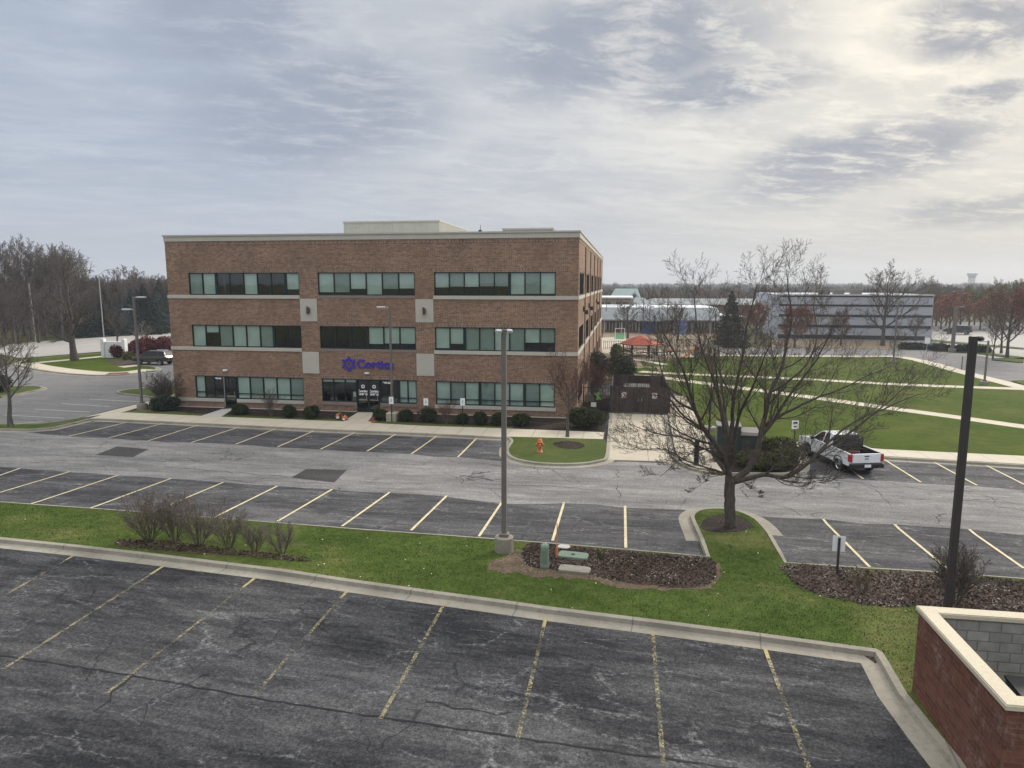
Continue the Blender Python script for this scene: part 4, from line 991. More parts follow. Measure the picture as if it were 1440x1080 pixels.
for nm, mt, cnt, sz, polys in (('fallen_leaves', 'brown_leaf', 420, .035, [poly]), ('pale_leaves', 'pale_leaf', 90, .035, [poly])):
    M.setdefault('pale_leaf', foliage('pale dry leaf', (.45, .40, .30), (.6, .55, .45)))
    Q = np.stack([rs.uniform(-24, 12, cnt * 9), rs.uniform(10, 28, cnt * 9)], 1); Q = Q[in_poly(Q, polys[0])][:cnt]
    pos = np.concatenate([Q, (gz(Q) + .17)[:, None]], 1); v, f = leaf_quads(pos, sz, rs, .7); tag(link(nm, mesh_np(nm, v, f, mt)), kind='stuff')
M['chip'] = mulch_mat('mulch chips', (.05, .035, .028), (.16, .12, .095), (.45, .42, .38))
for k, bd in enumerate(beds[:2] + [smooth_line(PX('165,760 240,761 330,773 430,784 415,790 300,779 180,770', .13), 4, True)]):
    q = np.array(bd); Q = np.stack([rs.uniform(q[:, 0].min(), min(q[:, 0].max(), 13), 16000), rs.uniform(q[:, 1].min(), q[:, 1].max(), 16000)], 1); Q = Q[in_poly(Q, bd)][:(6500 if k < 2 else 1500)]
    pos = np.concatenate([Q, (gz(Q) + .15 + rs.uniform(-.012, .02, len(Q)))[:, None]], 1); v, f = leaf_quads(pos, .045, rs, .75); tag(link('mulch_chips', mesh_np('mulch_chips', v, f, 'chip')), kind='stuff')
# ------------------------------------------------------------------ street furniture, signs, vehicles
M['gate_red'] = plain('dark red steel', (.10, .028, .03), .4, .2)
def zat(p, py):
    """height of a photo row on the vertical line through p"""
    q = np.array([p[0], p[1], 0.0]) - [0, 0, CAM_H]; lo, hi = -5.0, 60.0
    for _ in range(50):
        z = (lo + hi) / 2; v = q + [0, 0, z]; y = 540 - FPX * (v @ _u) / (v @ _f)
        if y > py: lo = z
        else: hi = z
    return lo
def lamp_post(label, loc, top, heads, mat='pole_grey', w=.16, base=(.31, .55), head='pole_grey', group='lot lamp posts', arm=.28, hl=.62, sq=True):
    o = thing('lamp_post', label, 'lamp post', loc, 0, group); H = top - loc[2]; b = 0.0
    if base:
        m = MB(); m.lathe([(0.001, -.3), (base[0] * 1.02, -.3), (base[0], base[1] - .03), (base[0] - .03, base[1]), (.001, base[1])], n=20); m.build('concrete_base', 'kerb', o); b = base[1]
        MB().bbox(-w * .95, -w * .95, b, w * .95, w * .95, b + .12, .02).build('base_plate', mat, o)
    m = MB()
    if sq:
        r = lambda k: [(-k, -k * .8), (-k * .8, -k), (k * .8, -k), (k, -k * .8), (k, k * .8), (k * .8, k), (-k * .8, k), (-k, k * .8)]
        m.loft([[(x, y, b) for x, y in r(w / 2)], [(x, y, H) for x, y in r(w / 2 * .92)]])
    else: m.tube([(0, 0, b), (0, 0, H)], [w / 2, w / 2 * .7], 10)
    m.build('pole', mat, o)
    for az, dz in heads:
        m = MB(); s = 0; m.box(w * .3, -.03, H - .10 + dz, arm, .03, H - .03 + dz); M_ = Matrix.Rotation(R(az), 4, 'Z'); m.tf(M_); a = m.build('lamp_arm', head, o)
        m = MB().bbox(arm - .02, -.17, H - .10 + dz, arm + hl, .17, H + .0 + dz, .035); m.tf(M_); h = m.build('lamp_head', head, o)
        m = MB().box(arm + .06, -.12, H - .115 + dz, arm + hl - .06, .12, H - .10 + dz); m.tf(M_); m.build('lens', 'lens', h)
    return o
p = G(709, 776, .12); lamp_post('tall square lamp post on a round concrete base in the grass strip', p, zat(p, 463), ((20, 0), (200, 0)), w=.165, head='alu', hl=.17, arm=.10)
p = G(1331, 874, .12); lamp_post('thick black square lamp post rising behind the brick enclosure', p, zat(p, 473), ((40, 0),), 'pole_dark', .17, (.3, .12), 'pole_dark', arm=.10, hl=.10)
p = G(200, 576, .12); lamp_post('brown lamp post with two staggered heads at the building end', p, zat(p, 417), ((10, 0), (190, -.9)), w=.17, head='alu', base=(.36, .5))
p = G(552, 592, .1); lamp_post('slim lamp post on a block of tan stone near the entrance', p, zat(p, 431), ((180, 0),), w=.15, head='alu', base=None)
st = thing('stone_pier', 'small block of tan stone at the foot of the slim lamp post', 'stone block', p)
MB().bbox(-.36, -.36, -.1, .36, .36, .62, .04).build('block', 'stone_tan', st)
p = G(1384, 541, .1); lamp_post('thin lamp post with one head on the lawn by the far walk', p, zat(p, 479), ((195, 0),), w=.16, head='alu', base=(.4, .35))
p = G(1256, 511, .1); lamp_post('thin lamp post at the lawn edge before the grey building', p, zat(p, 428), ((80, 0),), w=.17, base=(.35, .3))
p = G(1339, 494, .1); lamp_post('thick brown lamp post between the dark hedges', p, zat(p, 431), ((10, 0),), w=.42, base=(.5, .3), head='pole_grey', arm=.4, hl=.7)
p = G(998, 606, .1); q = lamp_post('thin short post on a pinkish base at the lawn edge behind the spreading tree', p, zat(p, 545), ((90, 0),), w=.12, base=(.42, .3), hl=.3)
def street_light(px, py, ptop, parm, pyarm):
    p = G(px, py); o = thing('street_light', 'tall pale street light with a long curved arm along the road', 'street light', p); H = zat(p, ptop)
    MB().tube([(0, 0, 0), (0, 0, H)], [.11, .07], 8).build('pole', 'alu', o)
    q = ray(parm, pyarm); k = (np.array(p) - [0, 0, CAM_H]) @ _f; q = q * k + [0, 0, CAM_H] - np.array(p)
    pts = [Vector((0, 0, H - .1)).lerp(Vector(q), t) + Vector((0, 0, .75 * math.sin(math.pi * t) * .6)) for t in (0, .2, .4, .6, .8, 1)]
    MB().tube(pts, [.06] * 6, 6).build('arm', 'alu', o)
    d = (pts[-1] - pts[-2]).normalized(); MB().tube([pts[-1], pts[-1] + d * .25, pts[-1] + d * .8], [.06, .15, .08], 8).build('lamp_head', 'alu', o)
street_light(146, 474, 386, 161, 379)
p = G(49, 481); o = thing('utility_pole', 'weathered pale utility pole at the edge of the bare woods', 'utility pole', p)
MB().tube([(0, 0, 0), (-.1, 0, zat(p, 398))], [.22, .15], 8).build('pole', 'bark_pale', o)
# signs
def plate_sign(name, label, loc, zc, w, h, rz=0.0, post='black', face='white', mark=None, post_h=None, front=True, group=None, pw=.03):
    o = thing(name, label, 'sign', loc, rz, group); H = post_h or zc + h / 2 - .05
    MB().box(-pw, -.012, -.1, pw, .02, H).build('post', post, o)
    y = -.02 if front else .034
    pl_ = MB().bbox(-w / 2, y - .006, zc - h / 2, w / 2, y + .006, zc + h / 2, .004).build('sign_plate', face, o)
    if mark:
        m = MB()
        for a, b, c, d in mark[1]: m.box(a * w, y - .012, zc + b * h, c * w, y - .0065, zc + d * h)
        m.build('sign_mark', mark[0], pl_)
    return o
M['mark_blue'] = plain('sign marking', (.16, .30, .36), .6); M['mark_dark'] = plain('dark sign marking', (.05, .05, .07), .6)
mk = ('mark_blue', [(-.12, -.22, -.04, .25), (.04, -.22, .12, .25), (-.04, -.22, .04, -.12)])
for (x, y, yt, lab) in ((551, 594, 563, 'small white parking sign in front of the slim lamp post'), (599.5, 596, 565, 'small white parking sign before the brick pier'), (651, 600, 565, 'small white parking sign nearest the tall lamp post')):
    p = G(x, y, .1); plate_sign('parking_sign', lab, p, zat(p, yt) - p.z, .33, .50, 0, 'black', 'white', mk, group='small white parking signs along the office bed')
p = G(1117, 619, .12); plate_sign('parking_sign', 'white sign with dark symbol on a thin post by the lawn walk', p, zat(p, 597) - p.z, .40, .55, 0, 'black', 'white', ('mark_dark', [(-.3, .08, .3, .32), (-.22, -.32, .22, -.16)]))
p = G(1177, 808, .12); plate_sign('parking_sign', 'white sign seen from behind on a black post in the mulch', p, zat(p, 765) - p.z, .36, .50, R(-8), 'pole_dark', 'white', None, front=False, pw=.035)
p = G(1353, 640, .12); plate_sign('lawn_sign', 'tiny white notice on a thin stake beside the black lamp post', p, zat(p, 607) - p.z, .22, .5, 0, 'black', 'white')
p = G(1302, 505, .1); plate_sign('road_sign', 'white square sign on a thin post near the far drive', p, zat(p, 479) - p.z, .6, .75, 0, 'alu', 'white')
p = G(1352, 521, .05); o = thing('marker_post', 'thin dark marker post beside the far drive', 'post', p); MB().tube([(0, 0, -.1), (0, 0, 1.5), (0, 0, 1.6)], [.05, .05, .02], 6).build('post', 'bronze', o)
sgn = thing('monument_sign', 'white monument sign with two side panels on the corner lawn', 'sign', G(162, 503, .1))
MB().bbox(-1.3, -.18, -.1, 1.3, .18, 2.1, .03).build('sign_body', 'white', sgn)
for x in (-1.55, 1.5): MB().bbox(x - .22, -.3, -.1, x + .22, .3, 2.45, .03).build('side_panel', 'white', sgn)
# bollard, hydrant, marker post, lids, pedestal
o = thing('bollard', 'dark round bollard on the concrete pad', 'bollard', G(979, 654, .12)); H = 1.35
MB().lathe([(.001, -.1), (.13, -.1), (.13, H - .05), (.10, H), (.001, H + .01)], n=14).build('post', 'black', o); MB().lathe([(.135, .02), (.16, .02), (.16, .06), (.135, .06)], n=14).build('collar', 'bronze', o)
hy = thing('fire_hydrant', 'orange fire hydrant on the small grass island', 'hydrant', G(759, 636, .13))
MB().lathe([(.001, -.05), (.18, -.05), (.18, .05), (.125, .06), (.125, .52), (.16, .53), (.16, .60), (.14, .61), (.13, .70), (.09, .77), (.04, .80), (.001, .80)], n=16).build('barrel', 'hydrant', hy, True)
for s in (-1, 1): MB().tube([(s * .10, 0, .46), (s * .24, 0, .46)], [.075, .075], 10).build('side_outlet', 'hydrant', hy)
MB().tube([(0, -.10, .42), (0, -.26, .42)], [.10, .10], 12).build('front_outlet', 'hydrant', hy); MB().tube([(0, 0, .79), (0, 0, .88)], [.04, .03], 6).build('top_nut', 'hydrant', hy)
o = thing('marker_post', 'slim faded orange marker post beside the green pedestal', 'post', G(783, 784, .13)); H = zat(o.location, 736) - o.location.z
m = MB(); m.slab_y([(-.012, .3), (.012, .3), (.012, H), (-.012, H)], -.04, .04); m.build('upper_post', 'orange', o); MB().tube([(0, 0, -.1), (0, 0, .34)], [.04, .035], 8).build('sleeve', 'orange', o)
o = thing('utility_pedestal', 'green utility pedestal with a rounded top in the mulch', 'pedestal', G(766, 798, .13)); H = zat(o.location, 765) - o.location.z
r_ = lambda k: [(k * .13 * math.copysign(abs(math.cos(t)) ** .5, math.cos(t)), k * .13 * math.copysign(abs(math.sin(t)) ** .5, math.sin(t))) for t in [2 * math.pi * (i + .5) / 16 for i in range(16)]]
m = MB(); m.loft([[(x, y, z) for x, y in r_(k)] for k, z in ((1.12, -.1), (1.12, .12), (1.0, .16), (1.0, H - .1), (.9, H - .03), (.6, H), (.1, H + .01))]); m.build('body', 'util_green', o, True)
MB().box(-.09, -.142, .2, .09, -.128, H - .16).build('door_panel', 'util_green', o)
def lid(name, label, px, py, w, d, h, mat, rz, mid=None):
    o = thing(name, label, 'utility box', G(px, py, .14), rz); b = .12
    pts = [(sx * (w / 2 - b) + b * math.cos(a), sy * (d / 2 - b) + b * math.sin(a)) for sx, sy, a0 in ((1, 1, 0), (-1, 1, 90), (-1, -1, 180), (1, -1, 270)) for a in (R(a0), R(a0 + 30), R(a0 + 60), R(a0 + 90))]
    sc = lambda k, z: [(x * k, y * k, z) for x, y in pts]
    MB().loft([sc(1, -.1), sc(1, h - .015), sc(.97, h)]).build('lid', mat, o)
    if mid: MB().box(-.06, -.05, h, .06, .05, h + .015).build('latch', mid, o)
    return o
lid('utility_box', 'flat green underground utility box in the mulch', 806, 784, .98, .50, .11, 'util_green', R(-6), 'box_green')
lid('utility_box', 'stained grey concrete utility box at the mulch edge', 808, 803, .98, .46, .09, 'kerb', R(-6))
lid('utility_box', 'small square concrete utility box next to the lot kerb', 793, 770, .42, .34, .05, 'pad', R(-8))
# little garden ornaments beside the entrance walk
for x, y, lab, s in ((477.5, 589, 'orange and white garden ornament, standing by the entrance walk', .36), (485, 591, 'round orange garden ornament lying low by the entrance walk', .28)):
    o = thing('garden_ornament', lab, 'ornament', G(x, y, .12)); MB().lathe([(.001, 0), (s * .6, .02), (s * .85, s * .5), (s * .6, s), (.05, s * 1.05), (.001, s * 1.05)], n=12).build('body', 'pumpkin', o, True)
    MB().tube([(0, 0, s), (.03, 0, s * 1.3)], [.04, .03], 5).build('stalk', 'white', o)
    MB().lathe([(.001, 0), (s * .3, 0), (s * .3, s * .3), (.001, s * .35)], (0, -s * .75, s * .25), 8).build('face', 'white', o)
o = thing('garden_ornament', 'red pointed garden ornament across the entrance walk', 'ornament', G(525, 592, .12)); MB().lathe([(.001, -.05), (.34, -.05), (.30, .06), (.12, .28), (.05, .5), (.001, .52)], n=10).build('body', 'gate_red', o); MB().lathe([(.35, .0), (.38, .0), (.38, .05), (.35, .05)], n=10).build('brim', 'pumpkin', o)
# transformer cabinets behind the spreading tree
o = thing('utility_cabinet', 'dark green utility cabinet with a pale top behind the tree', 'cabinet', G(1031, 641, .12), R(-4))
MB().bbox(-.95, -.7, -.1, .3, .7, 1.75, .04).build('cabinet', 'box_green', o); MB().box(-.98, -.73, 1.75, .33, .73, 1.83).build('lid', 'pole_grey', o); MB().box(-.85, -.72, .15, -.34, -.702, 1.6).build('door', 'box_green', o); MB().box(-.31, -.72, .15, .2, -.702, 1.6).build('door', 'box_green', o)
o = thing('utility_cabinet', 'lower dark green cabinet beside the pale-topped one', 'cabinet', G(1052, 643, .12), R(-4))
MB().bbox(-.5, -.55, -.1, .55, .6, 1.35, .04).build('cabinet', 'box_green', o); m = MB(); m.loft([[(-.5, -.6, 1.35), (.58, -.6, 1.35), (.58, .62, 1.35), (-.5, .62, 1.35)], [(-.45, -.5, 1.5), (.5, -.5, 1.5), (.5, .5, 1.6), (-.45, .5, 1.6)]]); m.build('lid', 'pole_grey', o)
# wooden dumpster enclosure
e = thing('wooden_enclosure', 'dark stained board enclosure with two notices on its gates', 'enclosure', (1.3, 52.5, 0))
x0, x1, y0, y1, H = -2.15, 2.15, 0.0, 6.6, 2.0
for a, b in ((x0 + .1, -.01), (.01, x1 - .1)):
    g = MB().box(a, y0 - .05, .08, b, y0, H - .02).build('gate', 'wood_dark', e); MB().tube([(b - .12 if a < -.5 else a + .12, y0 - .07, .9), (b - .12 if a < -.5 else a + .12, y0 - .07, 1.2)], [.02, .02], 5).build('handle', 'alu', g)
    c = (a + b) / 2 - (.15 if a < -.5 else -.05); s = MB().box(c - .20, y0 - .07, 1.12, c + .20, y0 - .052, 1.62).build('notice', 'red', e)
    MB().box(c - .17, y0 - .078, 1.16, c + .17, y0 - .071, 1.56).build('notice_paper', 'white', s); m = MB(); m.cyl((c, y0 - .082, 1.42), (c, y0 - .079, 1.42), .07, .07, 12); m.box(c - .12, y0 - .082, 1.22, c + .12, y0 - .079, 1.27); m.build('notice_print', 'mark_dark', s)
for a, b, c, d in ((x0, y0, x0 + .07, y1), (x1 - .07, y0, x1, y1), (x0 + .07, y1 - .07, x1 - .07, y1)): MB().box(a, b, 0, c, d, H).build('board_wall', 'wood_dark', e)
for x in (x0, x1): MB().box(x - .09, y0 - .09, 0, x + .09, y0 + .05, H + .08).build('post', 'wood_dark', e)
dm = thing('dumpster', 'dark dumpster with a grey ribbed lid inside the board enclosure', 'dumpster', (1.1, 55.6, .02))
m = MB(); m.loft([[(-.9, -.7, .15), (.9, -.7, .15), (.9, .6, .15), (-.9, .6, .15)], [(-1.0, -.85, 1.35), (1.0, -.85, 1.35), (1.0, .7, 1.6), (-1.0, .7, 1.6)]]); m.build('bin', 'box_green', dm)
for a, b in ((-1.03, -.02), (.02, 1.03)):
    l = MB().loft([[(a, -.9, 1.36), (b, -.9, 1.36), (b, .72, 1.61), (a, .72, 1.61)], [(a, -.9, 1.42), (b, -.9, 1.42), (b, .72, 1.68), (a, .72, 1.68)]]).build('lid', 'black', dm)
    m = MB()
    for k in range(6): x = a + .12 + k * .15; m.loft([[(x, -.85, 1.425), (x + .07, -.85, 1.425), (x + .07, .65, 1.675), (x, .65, 1.675)], [(x, -.85, 1.45), (x + .07, -.85, 1.45), (x + .07, .65, 1.70), (x, .65, 1.70)]])
    m.build('rib', 'pole_grey', l)
# black metal fence between office and enclosure
def bar_fence(name, label, a, b, H, step, mat='black', rad=.015, group=None, z=0.0):
    a, b = Vector(a), Vector(b); o = thing(name, label, 'fence', (a.x, a.y, z), 0, group); L = (b - a).length; d = (b - a) / L; n = max(2, int(L / step)); m = MB()
    for i in range(n + 1):
        q = d * (L * i / n); m.box(q.x - rad, q.y - rad, 0.05, q.x + rad, q.y + rad, H)
    m.build('bars', mat, o)
    for zz in (.18, H - .12): MB().tube([(0, 0, zz), (d.x * L, d.y * L, zz)], [.02, .02], 4).build('rail', mat, o)
    for i in range(0, int(L / 2.4) + 1):
        q = d * min(L, i * 2.4); MB().box(q.x - .04, q.y - .04, 0, q.x + .04, q.y + .04, H + .06).build('post', mat, o)
    return o
bar_fence('metal_gate', 'black bar gate between the office and the board enclosure', (-2.9, 52.6), (-1.05, 52.6), 1.95, .11)
o = thing('hanging_ribbon', 'bright lime green crossed ribbon hanging on the black bar gate', 'ribbon', (-1.85, 52.5, 1.2)); m = MB()
m.slab_y([(-.28, .2), (-.20, .28), (.28, -.2), (.20, -.28)], -.02, .02); m.build('band', 'lime', o); MB().slab_y([(-.10, -.30), (.06, -.28), (.12, .30), (-.02, .34)], -.05, -.025).build('band', 'lime', o)
MB().box(-2.35, 52.50, .38, -1.95, 52.55, .72).build('gate_notice', 'white', tag(thing('gate_notice', 'small white notice low on the black bar gate', 'notice', (-2.15, 52.5, .55))), world=True)
# brick enclosure with pale cap, close to the camera
be = thing('brick_enclosure', 'red brick enclosure with pale stone cap and grey block inside', 'enclosure', (6.4, 14.9, 1.0))
ox, oy0, oy1, ex, zt = 6.22, 11.46, 14.90, 12.5, 2.93; th = .24
P6 = lambda m, n, mt, par=be: m.build(n, mt, par, world=True)
m = MB(); m.box(ox, oy0, .6, ox + .10, oy1, zt); m.box(ox + .10, oy1 - .10, .6, ex, oy1, zt); m.box(ox + .10, oy0, .6, ox + .55, oy0 + .10, zt); P6(m, 'brick_wall', 'red_brick')
m = MB(); m.box(ox + .10, oy0 + .10, .6, ox + th, oy1 - th, zt - .002); m.box(ox + .10, oy1 - th, .6, ex, oy1 - .10, zt - .002); m.box(ox + th, oy0 + .10, .6, ox + .55, oy0 + th, zt - .002); P6(m, 'block_lining', 'block')
cw = .05; m = MB()
def mitre(m, z0, z1, o, i):
    A = [(ox - o, oy0 - o), (ox - o, oy1 + o), (ex, oy1 + o), (ex, oy1 - th - i), (ox + th + i, oy1 - th - i), (ox + th + i, oy0 + th + i), (ox + .62, oy0 + th + i), (ox + .62, oy0 - o)]
    return m.loft([[(x, y, z0) for x, y in A], [(x, y, z1) for x, y in A]])
mitre(m, zt, zt + .075, cw, cw * .6); mitre(m, zt + .0752, zt + .095, cw - .02, cw * .6 - .02); P6(m, 'stone_cap', 'cap')
gp = thing('gate_post', 'dark red steel gate post at the brick enclosure corner', 'post', (7.02, 11.36, 1.0)); MB().tube([(0, 0, -.1), (0, 0, 1.55)], [.06, .06], 12).build('post', 'gate_red', gp) if M.setdefault('gate_red', plain('dark red steel', (.10, .028, .03), .4, .2)) else 0
MB().tube([(-.05, -.06, .8), (-.16, -.08, .88), (-.2, -.08, .98), (-.12, -.08, 1.05)], [.008] * 4, 5).build('hook', 'alu', gp)
d2 = thing('dumpster', 'dark dumpster just showing inside the brick enclosure', 'dumpster', (8.6, 13.0, 1.02))
m = MB(); m.loft([[(-1.1, -.75, .1), (1.1, -.75, .1), (1.1, .7, .1), (-1.1, .7, .1)], [(-1.2, -.9, 1.0), (1.2, -.9, 1.0), (1.2, .8, 1.15), (-1.2, .8, 1.15)]]); m.build('bin', 'dark_blue', d2) if M.setdefault('dark_blue', plain('dark blue steel', (.02, .03, .05), .4)) else 0
for a, b in ((-1.22, -.02), (.02, 1.22)): MB().loft([[(a, -.93, 1.01), (b, -.93, 1.01), (b, .82, 1.16), (a, .82, 1.16)], [(a, -.93, 1.06), (b, -.93, 1.06), (b, .82, 1.21), (a, .82, 1.21)]]).build('lid', 'black', d2)
sheet('pad', [(6.5, 9), (13, 9), (13, 14.8), (6.5, 14.8)], 'pad', .13)

# --- vehicles (x forward)
def wheel(par, x, y, r, w, rim):
    s = 1 if y > 0 else -1; m = MB(); prof = [(r * .62, -w / 2), (r * .92, -w / 2), (r, -w / 2 + .03), (r, w / 2 - .03), (r * .92, w / 2), (r * .62, w / 2)]; n = 24
    ring = lambda rr_, yy: [(x + rr_ * math.cos(2 * math.pi * k / n), y + s * yy, r + rr_ * math.sin(2 * math.pi * k / n)) for k in range(n)]
    m.loft([ring(a, b) for a, b in prof], False, False); m.loft([ring(r * .62, 0), ring(r * .60, -.01)]); o = m.build('wheel', 'rubber', par)
    m = MB(); y1 = y + s * (w / 2 - .035)
    m.loft([ring(r * .64, w / 2 - .02), ring(r * .60, w / 2 + .004), ring(r * .54, w / 2 - .02)], False, False); m.cyl((x, y1 - s * .03, r), (x, y1 + s * .03, r), r * .17, r * .14, 12)
    for k in range(5):
        a = 2 * math.pi * k / 5 + .3; c, sn = math.cos(a), math.sin(a); t = r * .075
        m.loft([[(x + c * q - sn * e, y1 + s * dy, r + sn * q + c * e) for e, dy in ((-t, 0), (t, 0), (t, .02), (-t, .02))] for q in (r * .12, r * .57)])
    m.build('rim', rim, o); return o
def arch(cx, r, z0, n=8): 
    a0 = math.asin(max(-1, min(1, (z0 - .36) / r))); return [(cx + r * math.cos(a), .36 + r * math.sin(a)) for a in [a0 + (math.pi - 2 * a0) * i / n for i in range(n + 1)]]
def shell(m, prof, ys):
    """profile (x,z) lofted over (y, inset) stations"""
    cx = sum(p[0] for p in prof) / len(prof); cz = sum(p[1] for p in prof) / len(prof)
    return m.loft([[(cx + (x - cx) * k, y, cz + (z - cz) * kz) for x, z in prof] for y, k, kz in ys])
def pickup(label, loc, rz):
    o = thing('pickup_truck', label, 'pickup truck', loc, rz); W = .92; fx, rx = 1.56, -1.54
    low = [(-2.46, .50)] + [(x, z) for x, z in arch(rx, .43, .50)][::-1] + [(rx + .5, .36), (fx - .5, .36)] + arch(fx, .43, .44)[::-1] + [(2.46, .42), (2.56, .60), (2.55, .86), (2.44, 1.02), (1.75, 1.12), (1.10, 1.17), (-.84, 1.17), (-.84, .70), (-2.48, .70)]
    m = MB(); shell(m, low, ((-W, .985, .97), (-W + .06, 1, 1), (W - .06, 1, 1), (W, .985, .97))); m.build('body', 'white_paint', o)
    side_ = [(-2.50, .70), (-.84, .70), (-.84, 1.16), (-2.50, 1.14)]
    for s in (-1, 1): m = MB(); shell(m, side_, ((s * W * .995 - .0, 1, .98), (s * (W - .05), 1, 1), (s * (W - .10), 1, 1)) if s < 0 else ((s * (W - .10), 1, 1), (s * (W - .05), 1, 1), (s * W * .995, 1, .98))); m.build('bed_side', 'white_paint', o)
    tg = MB().bbox(-2.53, -W + .16, .66, -2.44, W - .16, 1.13, .02).build('tailgate', 'white_paint', o); MB().box(-2.545, -.12, .98, -2.53, .12, 1.03).build('handle', 'black', tg); MB().slab_y([(-.1, .84), (.1, .84), (.1, .9), (-.1, .9)], -.008, .008).tf(Matrix.Translation((-2.54, 0, 0)) @ Matrix.Rotation(R(-90), 4, 'Z')).build('emblem', 'mark_blue', tg)
    m = MB(); m.box(-2.44, -W + .1, .70, -.86, W - .1, .715); m.box(-.875, -W + .1, .715, -.845, W - .1, 1.15)
    for s in (-1, 1): m.box(-2.44, s * (W - .105), .715, -.88, s * (W - .115), 1.12)
    m.box(-2.44, -W + .16, .715, -2.435, W - .16, 1.12); m.build('bed_liner', 'black', o)
    cab = [(1.20, 1.15), (.42, 1.69), (.22, 1.735), (-.45, 1.735), (-.62, 1.70), (-.84, 1.15)]
    m = MB(); m.loft([[(x, -W * (.93 if z < 1.3 else .76), z) for x, z in cab], [(x, W * (.93 if z < 1.3 else .76), z) for x, z in cab]]); m.build('windows', 'car_glass', o)
    m = MB(); q = W * .765; m.loft([[(.44, -q, 1.685), (.22, -q, 1.73), (-.45, -q, 1.73), (-.64, -q, 1.69), (-.63, -q, 1.66), (.44, -q, 1.66)], [(.44, -q * .9, 1.715), (.22, -q * .9, 1.765), (-.45, -q * .9, 1.765), (-.63, -q * .9, 1.72), (-.62, -q * .9, 1.70), (.44, -q * .9, 1.70)],
                                    [(.44, q * .9, 1.715), (.22, q * .9, 1.765), (-.45, q * .9, 1.765), (-.63, q * .9, 1.72), (-.62, q * .9, 1.70), (.44, q * .9, 1.70)], [(.44, q, 1.685), (.22, q, 1.73), (-.45, q, 1.73), (-.64, q, 1.69), (-.63, q, 1.66), (.44, q, 1.66)]]); m.build('roof', 'white_paint', o)
    for s in (-1, 1):
        m = MB()
        for (xa, xb, ya, yb) in ((1.20, .44, .045, .045), (.12, .05, .05, .05), (-.62, -.50, .20, .13)): 
            m.loft([[(xa - ya, s * W * .925, 1.14), (xa + ya, s * W * .925, 1.14), (xa + ya, s * W * .945, 1.14), (xa - ya, s * W * .945, 1.14)], [(xb - yb, s * W * .755, 1.70), (xb + yb, s * W * .755, 1.70), (xb + yb, s * W * .775, 1.70), (xb - yb, s * W * .775, 1.70)]])
        m.build('pillars', 'white_paint', o)
        MB().box(1.02, s * .10, 1.2, 1.0, s * .10, 1.2) if False else None
        mi = MB().bbox(.82, s * .93 if s > 0 else -1.12, 1.16, .96, 1.12 if s > 0 else -.93, 1.34, .03).build('mirror', 'black', o)
        MB().bbox(-2.55, s * (W - .16) if s > 0 else -W - .004, .74, -2.36, W + .004 if s > 0 else -(W - .16), 1.10, .02).build('tail_light', 'red_lens', o)
        MB().bbox(2.36, s * .60 if s > 0 else -.88, .80, 2.57, .88 if s > 0 else -.60, .98, .02).build('headlight', 'lens', o)
        m = MB()
        for xd in (.10, -.78): m.box(xd - .006, s * (W + .001), .50, xd + .006, s * (W - .01), 1.14)
        m.build('door_seam', 'black', o); MB().box(-.02, s * (W + .012), .98, .10 - .28, s * (W - .01), 1.02).build('door_handle', 'black', o)
        m = MB()
        for cx in (fx, rx): 
            a = [cx_ for cx_ in arch(cx, .435, .5, 10)]; b = arch(cx, .485, .5, 10)
            for i in range(10): m.loft([[(a[i][0], s * (W + .004), a[i][1]), (b[i][0], s * (W + .004), b[i][1]), (b[i][0], s * (W - .03), b[i][1]), (a[i][0], s * (W - .03), a[i][1])], [(a[i + 1][0], s * (W + .004), a[i + 1][1]), (b[i + 1][0], s * (W + .004), b[i + 1][1]), (b[i + 1][0], s * (W - .03), b[i + 1][1]), (a[i + 1][0], s * (W - .03), a[i + 1][1])]])
        m.box(rx + .5, s * (W + .003), .34, fx - .5, s * (W - .03), .46); m.build('wheel_trim', 'black', o)
        for x in (fx, rx): wheel(o, x, s * (W - .13), .365, .24, 'chrome')
    bp = MB().bbox(-2.66, -W + .02, .42, -2.46, W - .02, .64, .04).build('rear_bumper', 'black', o); MB().box(-2.672, -.17, .46, -2.66, .17, .60).build('number_plate', 'white', bp)
    MB().bbox(2.44, -W + .03, .36, 2.62, W - .03, .62, .04).build('front_bumper', 'black', o); MB().box(2.555, -.55, .64, 2.575, .55, .92).build('grille', 'black', o)
    MB().box(-2.3, -W + .15, .30, 2.3, W - .15, .5).build('underbody', 'black', o)
    m = MB()
    for s in (-1, 1): m.tube([(-.95, s * .74, 1.14), (-.95, s * .74, 1.62), (-.95, s * .6, 1.70)], [.03] * 3, 6)
    m.tube([(-.95, -.62, 1.70), (-.95, .62, 1.70)], [.03, .03], 6)
    for k in range(5): m.tube([(-.95, -.74, 1.2 + k * .09), (-.95, .74, 1.2 + k * .09)], [.022, .022], 4)
    m.build('cab_rack', 'black', o)
    return o
M['car_glass'] = plain('car glass', (.015, .018, .02), .18, 0, .1, 1, .3)
pk = pickup('white pickup truck with a black bed and rack parked nose-in at the lawn', (11.62, 39.2, .02), R(105))
tb = MB().bbox(-.4, -.15, 0, .4, .15, .25, .03); q = thing('tool_box', 'dark red tool box lying in the pickup bed behind the rack', 'tool box', Vector((11.62, 39.2, .74)) + Vector((math.cos(R(105)) * -1.2, math.sin(R(105)) * -1.2, 0)), R(15)); tb.build('box', 'gate_red', q); MB().tube([(-.15, 0, .3), (-.15, 0, .36), (.15, 0, .31), (.15, 0, .25)], [.015] * 4, 5).build('handle', 'black', q)
